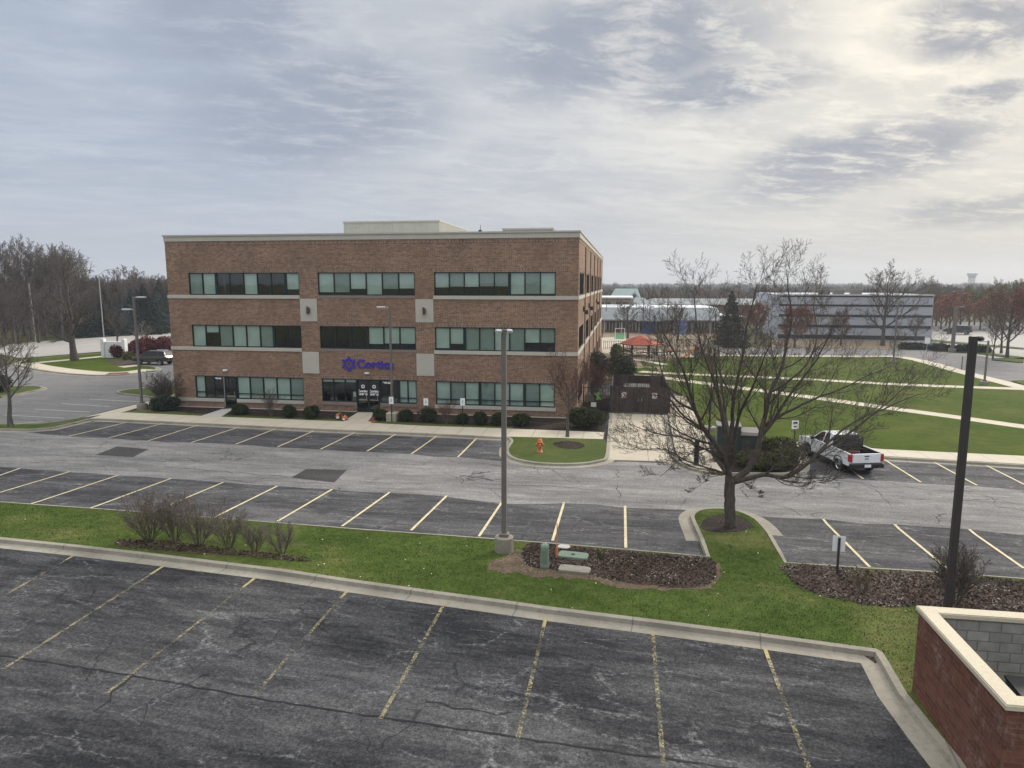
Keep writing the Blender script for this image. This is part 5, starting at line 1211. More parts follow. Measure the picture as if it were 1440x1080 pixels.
def wagon(label, loc, rz, group=None):
    o = thing('parked_car', label, 'car', loc, rz, group); W = .93; fx, rx = 1.40, -1.42
    low = [(-2.28, .45)] + arch(rx, .42, .48)[::-1] + [(rx + .5, .34), (fx - .5, .34)] + arch(fx, .42, .44)[::-1] + [(2.25, .40), (2.36, .6), (2.30, .88), (2.05, 1.0), (1.10, 1.10), (-2.18, 1.12), (-2.30, .9), (-2.34, .6)]
    m = MB(); shell(m, low, ((-W, .98, .96), (-W + .07, 1, 1), (W - .07, 1, 1), (W, .98, .96))); m.build('body', 'dark_paint', o)
    cab = [(1.18, 1.07), (.42, 1.58), (.1, 1.66), (-1.5, 1.66), (-1.85, 1.58), (-2.15, 1.08)]
    m = MB(); m.loft([[(x, -W * (.92 if z < 1.3 else .74), z) for x, z in cab], [(x, W * (.92 if z < 1.3 else .74), z) for x, z in cab]]); m.build('windows', 'car_glass', o)
    q = W * .72; m = MB(); m.loft([[(x, -q, z) for x, z in ((.40, 1.58), (.1, 1.65), (-1.5, 1.65), (-1.88, 1.58))] , [(x, -q * .9, z + .04) for x, z in ((.40, 1.58), (.1, 1.65), (-1.5, 1.65), (-1.88, 1.58))], [(x, q * .9, z + .04) for x, z in ((.40, 1.58), (.1, 1.65), (-1.5, 1.65), (-1.88, 1.58))], [(x, q, z) for x, z in ((.40, 1.58), (.1, 1.65), (-1.5, 1.65), (-1.88, 1.58))]]); m.build('roof', 'dark_paint', o)
    for s in (-1, 1):
        m = MB()
        for xa, xb, t in ((1.18, .42, .04), (-.05, -.12, .04), (-1.05, -1.05, .05), (-2.1, -1.82, .10)): m.loft([[(xa - t, s * W * .915, 1.07), (xa + t, s * W * .915, 1.07), (xa + t, s * W * .935, 1.07), (xa - t, s * W * .935, 1.07)], [(xb - t, s * W * .735, 1.62), (xb + t, s * W * .735, 1.62), (xb + t, s * W * .755, 1.62), (xb - t, s * W * .755, 1.62)]])
        m.build('pillars', 'dark_paint', o); MB().tube([(.0, s * .62, 1.70), (-1.5, s * .62, 1.70)], [.025, .025], 5).build('roof_rail', 'alu', o)
        MB().bbox(.80, s * .93 if s > 0 else -1.10, 1.05, .95, 1.10 if s > 0 else -.93, 1.2, .03).build('mirror', 'dark_paint', o)
        MB().bbox(2.12, s * .58 if s > 0 else -.86, .78, 2.34, .86 if s > 0 else -.58, .92, .02).build('headlight', 'lens', o); MB().bbox(-2.36, s * .62 if s > 0 else -.90, .82, -2.2, .90 if s > 0 else -.62, 1.02, .02).build('tail_light', 'red_lens', o)
        for x in (fx, rx): wheel(o, x, s * (W - .13), .36, .23, 'chrome')
    return o
sv = wagon('dark sport utility car parked by the red shrubs', (-55.6, 75.4, .02), R(178))
dup(sv, tuple(G(1347, 470)), R(150), 'dark car parked far off before the autumn woods')
# ------------------------------------------------------------------ beyond the office: buildings, yard, woods
# grey office with dark window strips
qa, qb = G(1093, 477.6), G(1308, 481.0); ang = math.atan2(qb.y - qa.y, qb.x - qa.x); Lg = (qb - qa).length
gb = thing('grey_office', 'long blue grey office building with four dark window strips', 'building', (qa.x, qa.y, 0), ang)
zs_ = lambda py: zat(qb, py)
MB().box(0, 0, -.1, Lg, 30, zs_(415.2)).build('wall', 'tilt_panel', gb)
m = MB(); m.box(-.1, -.12, zs_(416.2), Lg + .1, 0, zs_(414.4)); m.box(Lg, 0, zs_(416.2), Lg + .1, 30, zs_(414.4)); m.build('parapet', 'fascia', gb)
for a, b in ((416.4, 418.2), (429.0, 431.6), (443.6, 446.8), (458.5, 462.2), (473, 478.6)):
    MB().box(.05 if a > 417 else 0, -.07, zs_(b), Lg - (.1 if a < 470 else .9), -.01, zs_(a)).build('window_strip', 'band_glass', gb)
for x in (8.2, 10.6, 13.5): MB().bbox(x, 8, zs_(415.2), x + 1.6, 10, zs_(415.2) + .9, .05).build('rooftop_unit', 'pole_grey', gb)
for k in range(1, 9):
    MB().box(Lg * k / 9 - .03, -.018, .1, Lg * k / 9 + .03, -.004, zs_(418.4)).build('panel_joint', 'fascia', gb)
w_ = thing('low_wall', 'low pale wall at the corner of the grey building', 'wall', tuple(G(1266, 490.6)), ang); MB().box(0, 0, -.1, 5.2, .4, 1.0).build('wall', 'tilt_panel', w_); MB().box(-.03, -.03, 1.0, 5.23, .43, 1.08).build('wall_cap', 'fascia', w_)
# single storey store row with blue grey eaves
def xz(px, py, y): p = on_y(px, py, y); return p.x, p.z
Y1 = 139.0; xa, xb = xz(838, 440, Y1)[0], xz(1012, 440, Y1)[0]; ze, zt_, zr = xz(880, 450, Y1)[1], xz(880, 440.5, Y1)[1], xz(880, 437.5, Y1 + 8)[1]
s1 = thing('store_row', 'single storey store row with dark shopfront and sloping blue grey eaves', 'building', (xa, Y1, 0))
P7 = lambda m, n, mt, par: m.build(n, mt, par, world=True)
P7(MB().box(xa, Y1 + 1.2, -.1, xb, Y1 + 22, ze), 'wall', 'brown_brick', s1)
P7(MB().loft([[(xa - .3, Y1 - .4, ze - .15), (xb + .3, Y1 - .4, ze - .15), (xb + .3, Y1 - .4, ze + .1), (xa - .3, Y1 - .4, ze + .1)], [(xa - .3, Y1 + 5, ze), (xb + .3, Y1 + 5, ze), (xb + .3, Y1 + 5, zt_ + .9), (xa - .3, Y1 + 5, zt_ + .9)]]), 'eaves', 'shingle_grey', s1)
P7(MB().box(xa, Y1 + 5.0, ze, xb, Y1 + 22, zt_ + 1.0), 'roof', 'white_roof', s1)
n = 12
for k in range(n):
    x0 = xa + (xb - xa) * (k + .06) / n; x1 = xa + (xb - xa) * (k + .94) / n
    w_ = P7(MB().box(x0, Y1 + 1.12, .5, x1, Y1 + 1.2, ze - .5), 'shop_window', 'store_glass', s1); m = MB()
    for j in range(4): x = x0 + (x1 - x0) * j / 3; m.box(x - .05, Y1 + 1.06, .5, x + .05, Y1 + 1.12, ze - .5)
    P7(m, 'mullion', 'alu', w_)
for k in range(7): x = xa + (xb - xa) * (k + .5) / 7; P7(MB().box(x - .12, Y1 - .1, 0, x + .12, Y1 + .12, ze - .15), 'column', 'siding', s1)
xp, xq = xz(903, 455, Y1)[0], xz(921, 455, Y1)[0]
P7(MB().box(xp, Y1 - 1.2, .02, xq, Y1 + .9, 2.6), 'entrance', 'blue_play', s1)
xm = (xz(900, 440, Y1)[0] + xz(928, 440, Y1)[0]) / 2
P7(MB().loft([[(xm - 2.6, Y1 - 2.0, ze - .1), (xm + 2.6, Y1 - 2.0, ze - .1), (xm + 2.6, Y1 + 3, ze - .1), (xm - 2.6, Y1 + 3, ze - .1)], [(xm - 1.0, Y1 + .5, zt_ + .8), (xm + 1.0, Y1 + .5, zt_ + .8), (xm + 1.0, Y1 + 4.9, zt_ + .9), (xm - 1.0, Y1 + 4.9, zt_ + .9)]]), 'porch_roof', 'shingle_grey', s1)
for i, (a, b) in enumerate(((853, 887), (905, 921), (893, 899))):
    x0, x1 = xz(a, 435, Y1 + 12)[0], xz(b, 435, Y1 + 12)[0]; P7(MB().box(x0, Y1 + 11, zt_ + 1.0, x1, Y1 + 15, xz(880, 431 + i, Y1 + 12)[1]), 'rooftop_unit', 'white_roof', s1)
def hall(name, label, y, pxa, pxb, ptop, peave, wallm, roofm, depth=24, band=None, over=.5):
    xa, xb = xz(pxa, 430, y)[0], xz(pxb, 430, y)[0]; ze = xz(900, peave, y)[1]; zt = xz(900, ptop, y + depth / 2)[1]
    o = thing(name, label, 'building', (xa, y, 0)); P7(MB().box(xa, y, -.1, xb, y + depth, ze), 'wall', wallm, o)
    m = MB().loft([[(xa - over, y - over, ze), (xb + over, y - over, ze), (xb + over, y + depth + over, ze), (xa - over, y + depth + over, ze)], [(xa - over, y - over, ze + .25), (xb + over, y - over, ze + .25), (xb + over, y + depth + over, ze + .25), (xa - over, y + depth + over, ze + .25)],
             [(xa + 1, y + depth * .45, zt), (xb - 1, y + depth * .45, zt), (xb - 1, y + depth * .55, zt), (xa + 1, y + depth * .55, zt)]]); P7(m, 'roof', roofm, o)
    if band: P7(MB().box(xa - over - .05, y - over - .08, ze - .05, xb + over + .05, y - over - .005, ze + .45), 'fascia', band, o)
    k = max(2, int((xb - xa) / 7))
    for i in range(k):
        x = xa + (xb - xa) * (i + .5) / k; wn = P7(MB().box(x - 1.4, y - .05, .9, x + 1.4, y - .005, ze - .9), 'window', 'store_glass', o); P7(MB().box(x - .06, y - .10, .9, x + .06, y - .05, ze - .9), 'mullion', 'siding', wn)
    return o
hall('store_hall', 'long brown brick hall with grey roof and white fascia behind the store row', 178, 915, 1100, 419.5, 427.5, 'brown_brick', 'shingle_grey', 26, 'white')
hall('store_hall', 'grey roofed hall end beside the tan brick building', 172, 888, 914, 418.5, 433, 'siding', 'shingle_grey', 24)
hall('brick_hall', 'low tan brick building just past the office corner', 168, 838, 887, 418.3, 419.5, 'tan_brick', 'white_roof', 20)
hall('white_hall', 'low white walled building seen through the spreading tree', 150, 985, 1046, 441, 446, 'siding', 'white_roof', 16, 'white')
hh = thing('gabled_house', 'pale house with a green grey gabled roof beyond the stores', 'house', (on_y(880, 420, 235).x, 235, 0)); u = 235 / 980 * 1.02
x0, x1 = on_y(858, 420, 235).x, on_y(901, 420, 235).x; z0, z1 = xz(880, 417, 235)[1], xz(880, 406, 235)[1]
P7(MB().box(x0 + .5, 235, -.1, x1 - .5, 247, z0), 'wall', 'siding', hh)
P7(MB().loft([[(x0, 234.5, z0 - .2), (x1, 234.5, z0 - .2), (x1, 247.5, z0 - .2), (x0, 247.5, z0 - .2)], [(x0 + 1.5, 241, z1), (x1 - 1, 241, z1), (x1 - 1, 241.2, z1), (x0 + 1.5, 241.2, z1)]]), 'roof', 'green_roof', hh)
g = MB(); xg = on_y(892, 420, 235).x; g.loft([[(xg - 2.2, 233.2, z0 - .8), (xg + 2.2, 233.2, z0 - .8), (xg, 233.2, z1 - .8)], [(xg - 2.2, 240, z0 - .8), (xg + 2.2, 240, z0 - .8), (xg, 240, z1 - .8)]]); P7(g, 'gable', 'siding', hh)
P7(MB().box(xg - .5, 233.1, z0 - .3, xg + .5, 233.19, z0 + .8), 'window', 'store_glass', hh)
# water tower
wd = on_z(1366, 402, 0); D = 950.0; dv = ray(1366, 398); p = Vector((dv[0], dv[1], 0)).normalized() * D; zt = zat(p, 383.5); zb = zat(p, 389.5); zn = zat(p, 386.5)
wt = thing('water_tower', 'pale water tower with a wide tank above the far trees', 'water tower', p); r1, r0 = 4.9, 3.6
MB().lathe([(r0 * 1.25, -1), (r0, 10), (r0 * .95, zb - .8), (r0 * 1.0, zb)], n=20).build('shaft', 'tower_white', wt, True)
MB().lathe([(r0 * 1.0, zb - .8), (r1 * .85, zb + .9), (r1, zn), (r1, zt - .7), (r1 * .9, zt), (.01, zt + .4)], n=20).build('tank', 'tower_white', wt, True)
m = MB()
for k in range(10): a = 2 * math.pi * k / 10; m.box(r1 * 1.0 * math.cos(a) - .5, r1 * math.sin(a) - .5, zn + .3, r1 * math.cos(a) + .5, r1 * math.sin(a) + .5, zt - .9)
m.build('tank_panels', 'tilt_panel', wt)
# gazebo with a red shingle roof, tables, goal, fences, play things
gz_ = thing('gazebo', 'open gazebo with a red hipped shingle roof in the play yard', 'gazebo', G(900, 500.5)); gl = gz_.location; he, ht = zat(gl, 483), zat(gl, 471.5)
ngon = lambda r, z, n=6: [(r * math.cos(2 * math.pi * k / n), r * math.sin(2 * math.pi * k / n), z) for k in range(n)]
MB().loft([ngon(2.75, he - .12), ngon(2.8, he), ngon(1.0, he + (ht - he) * .72), ngon(.12, ht)]).build('roof', 'shingle_red', gz_)
for k in range(6): a = 2 * math.pi * k / 6; MB().box(2.2 * math.cos(a) - .1, 2.2 * math.sin(a) - .1, 0, 2.2 * math.cos(a) + .1, 2.2 * math.sin(a) + .1, he - .12).build('post', 'wood_dark', gz_)
m = MB()
for k in (0, 1, 2, 3, 5): 
    a, b = 2 * math.pi * k / 6, 2 * math.pi * (k + 1) / 6
    for zz in (.35, .6, .85): m.tube([(2.2 * math.cos(a), 2.2 * math.sin(a), zz), (2.2 * math.cos(b), 2.2 * math.sin(b), zz)], [.05, .05], 4)
m.build('railing', 'wood_dark', gz_)
def picnic(label, px, py, rz, mt='wood_dark', loc=None):
    o = thing('picnic_table', label, 'picnic table', loc or G(px, py, .05), rz); MB().box(-.95, -.4, .70, .95, .4, .76).build('tabletop', mt, o)
    for s in (-1, 1): MB().box(-.95, s * .75 - .14, .40, .95, s * .75 + .14, .45).build('bench', mt, o); m = MB(); m.tube([(s * .7, -.75, 0), (s * .7, -.2, .70)], [.04, .04], 4); m.tube([(s * .7, .75, 0), (s * .7, .2, .70)], [.04, .04], 4); m.build('leg', 'bronze', o)
    return o
picnic('dark picnic table between the gazebo and the fence', 881, 498, R(15)); picnic('dark picnic table on the grass past the gazebo', 926, 503.5, R(-20), 'box_green')
picnic('red brown picnic table under the gazebo roof', 0, 0, R(30), 'red', tuple(Vector(gl) + Vector((0, .2, .05))))
gp_ = G(865, 477.5); o = thing('goal_frame', 'small white goal frame before the store row', 'goal', gp_); m = MB(); H = zat(gp_, 462)
MB().tube([(0, 0, 0), (0, 0, H), (1.6, .6, H), (1.6, .6, 0)], [.06] * 4, 6).build('frame', 'white', o); sheet('green_mat', PX('864,477 879,477 880,470 864,470'), 'green_play', .07)
bar_fence('yard_fence', 'dark bar fence along the near edge of the play yard', G(866, 512).xy, G(1000, 504).xy, 1.3, .25, 'bronze', .02)
bar_fence('yard_fence', 'dark bar fence running beside the office wall to the yard', (-1.2, 78), (-1.2, 97), 1.5, .3, 'black', .02)
bar_fence('yard_fence', 'low dark fence across the yard behind the gazebo', G(849, 491).xy, G(985, 487).xy, 1.2, .3, 'bronze', .03)
def pole(label, px, py, ptop, r=.08, mat='bronze'):
    p = G(px, py); o = thing('yard_pole', label, 'pole', p); H = zat(p, ptop); MB().tube([(0, 0, -.1), (0, 0, H)], [r, r * .7], 6).build('pole', mat, o); MB().lathe([(r * 1.6, 0), (r * 1.6, .12), (r, .14)], n=8).build('pole_base', mat, o)
for a in (('dark pole, first of a pair behind the gazebo', 904, 470, 416), ('dark pole with a crosspiece, second of the pair behind the gazebo', 913, 470, 422), ('thin pole before the store row near the pair of dark poles', 938, 470, 420), ('thin dark pole near the office corner before the tan brick building', 852, 466, 419), ('thin dark pole before the tan brick building', 868, 466, 419), ('thin dark pole by the grey building far end', 1106, 484, 432)): pole(*a)
po = G(957, 470); o = thing('play_house', 'small blue play house with a peaked roof in the yard', 'play house', po); MB().box(-.9, -.9, 0, .9, .9, 1.7).build('wall', 'sky_play', o) if M.setdefault('sky_play', plain('light blue plastic', (.12, .26, .45), .5)) else 0; MB().loft([[(-1.1, -1.1, 1.7), (1.1, -1.1, 1.7), (1.1, 1.1, 1.7), (-1.1, 1.1, 1.7)], [(-1.1, -.05, 2.5), (1.1, -.05, 2.5), (1.1, .05, 2.5), (-1.1, .05, 2.5)]]).build('roof', 'blue_play', o)
sl = thing('play_slide', 'orange and white play slide behind the spreading tree', 'slide', G(973, 504), R(20)); MB().loft([[(-1.5, -.35, .15), (-1.5, .35, .15), (-1.5, .35, .22), (-1.5, -.35, .22)], [(-.9, -.35, .3), (-.9, .35, .3), (-.9, .35, .37), (-.9, -.35, .37)], [(.6, -.35, 1.5), (.6, .35, 1.5), (.6, .35, 1.57), (.6, -.35, 1.57)]]).build('chute', 'orange', sl)
MB().box(.6, -.5, 1.45, 1.5, .5, 1.55).build('platform', 'red', sl)
for x, y in ((.65, -.45), (.65, .45), (1.45, -.45), (1.45, .45)): MB().box(x - .05, y - .05, 0, x + .05, y + .05, 2.3).build('post', 'white', sl)
cn = thing('shade_canopy', 'dark sloping shade canopy on posts at the yard edge', 'canopy', G(1005, 506), R(-25)); MB().loft([[(-2.3, -1.4, 2.3), (-2.3, 1.4, 2.3), (-2.3, 1.4, 2.38), (-2.3, -1.4, 2.38)], [(2.2, -1.4, .9), (2.2, 1.4, .9), (2.2, 1.4, .98), (2.2, -1.4, .98)]]).build('canopy_panel', 'black', cn)
for x, z in ((-2.1, 2.25), (2.0, .95)):
    for y in (-1.2, 1.2): MB().box(x - .05, y - .05, 0, x + .05, y + .05, z).build('post', 'bronze', cn)
for i, (x, y, w_, c) in enumerate(((890, 490, .8, 'white'), (871, 488, .7, 'white'), (945, 499, .8, 'red'))):
    o = thing('play_table', ['small white play table beside the gazebo', 'small white play table by the yard fence', 'small red play table on the yard grass'][i], 'table', G(x, y, .03)); MB().bbox(-w_, -w_ * .6, .5, w_, w_ * .6, .6, .02).build('tabletop', c, o)
    for a in (-1, 1):
        for b in (-1, 1): MB().box(a * w_ * .8 - .04, b * w_ * .45 - .04, 0, a * w_ * .8 + .04, b * w_ * .45 + .04, .5).build('leg', c, o)
cr = path('868,512 875,505 900,506 935,512', 1.0, 'pad', .07)

# --- trees beyond
def conifer(name, label, seed, loc, H, W, mat, group=None, n=5200, bare=.06):
    rs = rng_np(seed); o = thing(name, label, 'tree', loc, 0, group); t = rs.uniform(0, 1, n) ** 1.25
    layer = np.round(t * 16 + rs.normal(size=n) * .18) / 16; rad = (1 - layer) ** .85 * W / 2 * (.85 + .3 * rs.uniform(size=n)); a = rs.uniform(0, 6.283, n)
    lob = 1 + .22 * np.sin(a * 5 + layer * 40) ; q = rs.uniform(.15, 1, n) ** .6; rr_ = rad * lob * q + .05
    z = H * (bare + (1 - bare) * layer) - q * rad * .28 + rs.normal(size=n) * H * .012
    pos = np.stack([rr_ * np.cos(a), rr_ * np.sin(a), np.maximum(z, .1)], 1); v, f = leaf_quads(pos, .05 * W * .5 + .05, rs, .45)
    link('crown', mesh_np('crown', v, f, mat), o); MB().tube([(0, 0, -.1), (0, 0, H * .9)], [.02 * H, .02], 6).build('trunk', 'bark', o); return o
fs_ = lambda **k: bare_spec(tip=.020, limb_r=.085, rr=.6, **k)
W1 = make_tree('woodland_tree', 'tall grey bare tree at the edge of the woods across the road', 31, G(20, 481), 14.5, fs_(n=(15, 8, 6, 3), ang=(34, 34, 36, 40), up=(.02, .13, .1, .06, .04), leader=.9, ratio=(.55, .5, .5, .55)), .26, 'bark_grey', 'twig_far', trunk_part=.2, n1=5)
W2 = make_tree('woodland_tree', 'tall grey bare tree at the edge of the woods across the road', 32, G(88, 476), 15, fs_(n=(13, 9, 6, 3), ang=(40, 34, 36, 40), up=(.02, .15, .1, .06, .04), leader=.8, ratio=(.6, .5, .5, .55)), .28, 'bark_grey', 'twig_far', trunk_part=.18, n1=5)
W3 = make_tree('woodland_tree', 'round brushy bare tree in the low woods across the road', 33, G(170, 470), 11, fs_(n=(12, 8, 6, 4), ang=(52, 40, 40, 40), leader=.75, ratio=(.62, .5, .5, .55)), .2, 'bark', 'twig_far', trunk_part=.15, n1=5)
for o in (W1, W2, W3): o['group'] = {'W': 1} and ('tall bare trees at the wood edge' if o is not W3 else 'low bare trees across the road')
rr = random.Random(77)
spots = [(-60, 486, 0), (-25, 484, 1), (45, 478, 0), (66, 477, 1), (104, 473, 0), (8, 475, 1), (34, 473, 0), (60, 472, 0), (82, 470, 1), (-10, 477, 0), (-40, 478, 1), (20, 468, 1), (50, 466, 0), (75, 466, 1), (98, 466, 0), (-75, 480, 1), (-95, 484, 0), (110, 468, 1)]
for x, y, k in spots: dup((W1, W2)[k], tuple(G(x, y)), rr.uniform(0, 6.28), None, rr.uniform(.82, 1.08))
spots = [(125, 472), (140, 471), (155, 468), (188, 467), (205, 464), (220, 466), (236, 463), (130, 464), (150, 461), (175, 460), (200, 458), (225, 457), (245, 460), (250, 465), (118, 466), (-15, 488), (28, 484), (5, 487), (55, 482)]
for x, y in spots: dup(W3, tuple(G(x, y)), rr.uniform(0, 6.28), None, rr.uniform(.85, 1.15) * (1 if y > 462 else 1.25))
C1 = conifer('spruce_tree', 'dark green spruce in the row across the road', 41, G(205, 468), 9.2, 6.4, 'spruce', 'dark spruces across the road')
for x, y, s in ((196, 467, .9), (150, 470, .95), (166, 466, 1.05), (228, 465, 1.1), (240, 464, 1.0), (120, 474, .8), (215, 470, .75)): dup(C1, tuple(G(x, y)), rr.uniform(0, 6), None, s)
C2 = conifer('spruce_tree', 'blue green spruce in the row across the road', 42, G(188, 469.5), 8.2, 6.2, 'spruce_blue', 'blue spruces across the road')
for x, y, s in ((222, 468, 1.0), (172, 471.5, .8), (234, 467, .9)): dup(C2, tuple(G(x, y)), rr.uniform(0, 6), None, s)
make_tree('woodland_tree', 'bare tree with a haze of yellow green leaves in the woods', 34, G(100, 472), 14, fs_(n=(12, 8, 6, 3), leader=.8), .22, 'bark', 'twig_far', trunk_part=.2, n1=5, extra=('olive_leaf', 1400, .16))
make_tree('bare_tree', 'thin dark bare tree beside the white sign', 35, G(167, 492, .1), 6.0, bare_spec(n=(9, 6, 5, 3), tip=.014, limb_r=.04), .13, 'bark', 'twig_far', trunk_part=.3)
make_tree('bare_tree', 'pale little bare tree behind the red shrubs', 36, G(201, 494, .1), 4.2, bare_spec(n=(9, 6, 4), tip=.016, limb_r=.03), .09, 'bark_pale', 'bark_pale', trunk_part=.2)
make_tree('bare_tree', 'wide bare tree reaching in over the side drive grass', 37, G(-30, 556, .1), 7.5, bare_spec(n=(12, 8, 6, 4), ang=(64, 42, 42, 45), tip=.009, limb_r=.03), .2, 'bark_grey', 'twig_far', trunk_part=.3)
leafy_shrub('juniper_bush', 'low dark bush at the island tip by the side drive', 'bush', -2, 551, 2.4, 1.6, 'spruce', None, 1500, .08, 66)
# right of the office
md = lambda **k: bare_spec(tip=.016, limb_r=.05, **k)
conifer('dark_spruce', 'tall dark evergreen behind the spreading tree', 43, G(1026, 488), 8.2, 5.4, 'spruce', None, 7000)
make_tree('bare_tree', 'wide dark bare tree before the grey building', 51, G(1241, 486.5), 12.2, md(n=(13, 9, 6, 4), ang=(52, 40, 40, 42), leader=.8), .30, 'bark', 'twig', trunk_part=.22)
make_tree('small_tree', 'small round reddish tree before the grey building', 52, G(1182, 486), 5.6, md(n=(13, 8, 6, 3), ang=(50, 38, 40, 40)), .12, 'bark', 'twig_red', trunk_part=.2, extra=('brown_leaf', 500, .07))
make_tree('small_tree', 'small bare tree by the low pale wall', 53, G(1287, 489), 4.9, md(n=(11, 7, 5, 3), ang=(55, 40, 40, 40)), .1, 'bark', 'twig_far', trunk_part=.3)
make_tree('russet_tree', 'broad russet twigged tree behind the spreading tree', 54, G(1117, 489), 6.2, md(n=(14, 9, 6, 3), ang=(55, 40, 40, 40)), .16, 'bark', 'twig_red', trunk_part=.15, extra=('red_leaf', 2600, .11))
make_tree('russet_tree', 'russet crowned tree next to the tall dark evergreen', 55, G(1062, 484), 6.6, md(n=(14, 9, 6, 3), ang=(50, 40, 40, 40)), .16, 'bark', 'twig_red', trunk_part=.2, extra=('red_leaf', 1900, .11))
make_tree('bare_tree', 'spreading dark bare tree in front of the store row', 56, G(882.5, 476), 6.8, md(n=(12, 8, 6, 3), ang=(58, 40, 40, 40)), .2, 'bark', 'twig', trunk_part=.2)
make_tree('bare_tree', 'bare tree in front of the store row past the blue porch', 57, G(953, 478), 6.0, md(n=(12, 8, 6, 3), ang=(54, 40, 40, 40)), .15, 'bark', 'twig', trunk_part=.2)
make_tree('russet_tree', 'red crowned tree by the far road', 58, G(1416, 504), 9.4, md(n=(14, 9, 6, 3), ang=(50, 38, 40, 40)), .2, 'bark', 'twig_red', trunk_part=.25, extra=('red_leaf', 900, .11))
make_tree('bare_tree', 'slim young bare tree on the far road verge', 59, G(1396, 506), 5.0, md(n=(10, 7, 5), ang=(40, 36, 40)), .1, 'bark', 'twig_far', trunk_part=.3)
make_tree('bare_tree', 'bare tree between the slim young one and the red crowned tree', 60, G(1408, 497), 7.5, md(n=(12, 8, 6, 3)), .15, 'bark', 'twig_far', trunk_part=.25)
rt = make_tree('autumn_tree', 'rust red autumn tree at the far wood edge', 61, G(1335, 466), 7.6, fs_(n=(13, 8, 6, 3), ang=(50, 38, 40, 40)), .2, 'bark', 'twig_red', trunk_part=.15, n1=5, extra=('red_leaf', 1500, .17)); rt['group'] = 'autumn trees at the far wood edge'
for x, y, s in ((1350, 465, .95), (1378, 464, .85), (1323, 463, .9), (1432, 466, 1.0)): dup(rt, tuple(G(x, y)), rr.uniform(0, 6), None, s)
ot = make_tree('autumn_tree', 'olive brown autumn tree at the far wood edge', 62, G(1362, 462), 8.0, fs_(n=(13, 8, 6, 3), ang=(46, 38, 40, 40)), .2, 'bark', 'twig_far', trunk_part=.15, n1=5, extra=('olive_leaf', 1500, .20)); ot['group'] = 'olive autumn trees at the far wood edge'
for x, y, s in ((1392, 461, 1.0), (1420, 460, 1.15), (1448, 462, 1.1), (1316, 459, 1.0)): dup(ot, tuple(G(x, y)), rr.uniform(0, 6), None, s)
wr = dup(W3, tuple(G(1310, 460)), 1.0, 'brushy bare tree among the far autumn woods', .82); wr['group'] = 'bare trees among the far autumn woods'
for x, y, s in ((1330, 458, .85), (1345, 457, .88), (1370, 457, .85), (1400, 456, .9), (1428, 456, .9), (1455, 457, .9), (1304, 455, .95), (1320, 452, .95), (1360, 451, .95), (1410, 450, 1.0), (1440, 450, 1.0), (1300, 448, 1.0), (1470, 455, .95)): dup(wr, tuple(G(x, y)), rr.uniform(0, 6), None, s)
tb_ = dup(W2, tuple(G(1303, 452)), 2.0, 'tall pale bare tree rising over the grey building end', .72)
tc_ = dup(W1, tuple(G(1400, 448)), 1.0, 'tall bare tree standing above the far autumn woods', .66)
# the far wood that reads as one mass
def wood(name, mat, trees, seed, k=80, w=.16):
    rs = rng_np(seed); V = []
    for x, y, h, cw in trees:
        b = np.stack([rs.normal(size=k) * cw * .20, rs.normal(size=k) * cw * .20, h * rs.uniform(.05, .6, k)], 1); a = rs.uniform(0, 6.283, k); sp = rs.uniform(.1, .8, k) * cw * .5
        t = b + np.stack([np.cos(a) * sp, np.sin(a) * sp, (h - b[:, 2]) * rs.uniform(.3, 1.0, k)], 1); t[:, 2] = np.minimum(t[:, 2], h * (1 - .45 * (np.hypot(t[:, 0], t[:, 1]) / (cw * .6)) ** 2).clip(.3, 1))
        s = np.stack([-np.sin(a), np.cos(a), np.zeros(k)], 1) * w * rs.uniform(.5, 1.5, (k, 1)) * cw / 5
        o = np.array([x, y, 0]); V.append(np.stack([b - s + o, b + s + o, t + o], 1).reshape(-1, 3))
    v = np.concatenate(V); return tag(link(name, mesh_np(name, v, np.arange(len(v)).reshape(-1, 3), mat)), kind='stuff')
def belt(px0, px1, n, d0, d1, h0, h1, seed):
    r = random.Random(seed); out = []
    for i in range(n):
        px = px0 + (px1 - px0) * (i + r.random()) / n; dv = ray(px, 398); q = Vector((dv[0], dv[1], 0)).normalized() * r.uniform(d0, d1); h = r.uniform(h0, h1); out.append((q.x, q.y, h, h * r.uniform(.7, 1.1)))
    return out
wood('distant_wood', 'twig_far', belt(830, 1500, 420, 260, 620, 6.0, 9.5, 1) + belt(-80, 260, 160, 170, 330, 7, 12, 2), 1, 110, .22)
wood('distant_wood', 'brown_leaf', belt(830, 1500, 120, 240, 420, 5.0, 8, 3) + belt(-80, 260, 40, 170, 260, 6, 9, 8), 2, 110, .25)
wood('distant_wood', 'spruce', belt(830, 1500, 70, 240, 560, 5.5, 9.0, 4) + belt(100, 260, 24, 160, 260, 7, 10, 9), 3, 150, .3)
wood('distant_wood', 'twig_far', belt(820, 1500, 220, 700, 1300, 8, 12, 5) + belt(180, 260, 60, 400, 700, 9, 15, 6) + belt(-200, 200, 120, 330, 600, 9, 14, 7), 4, 110, .3)
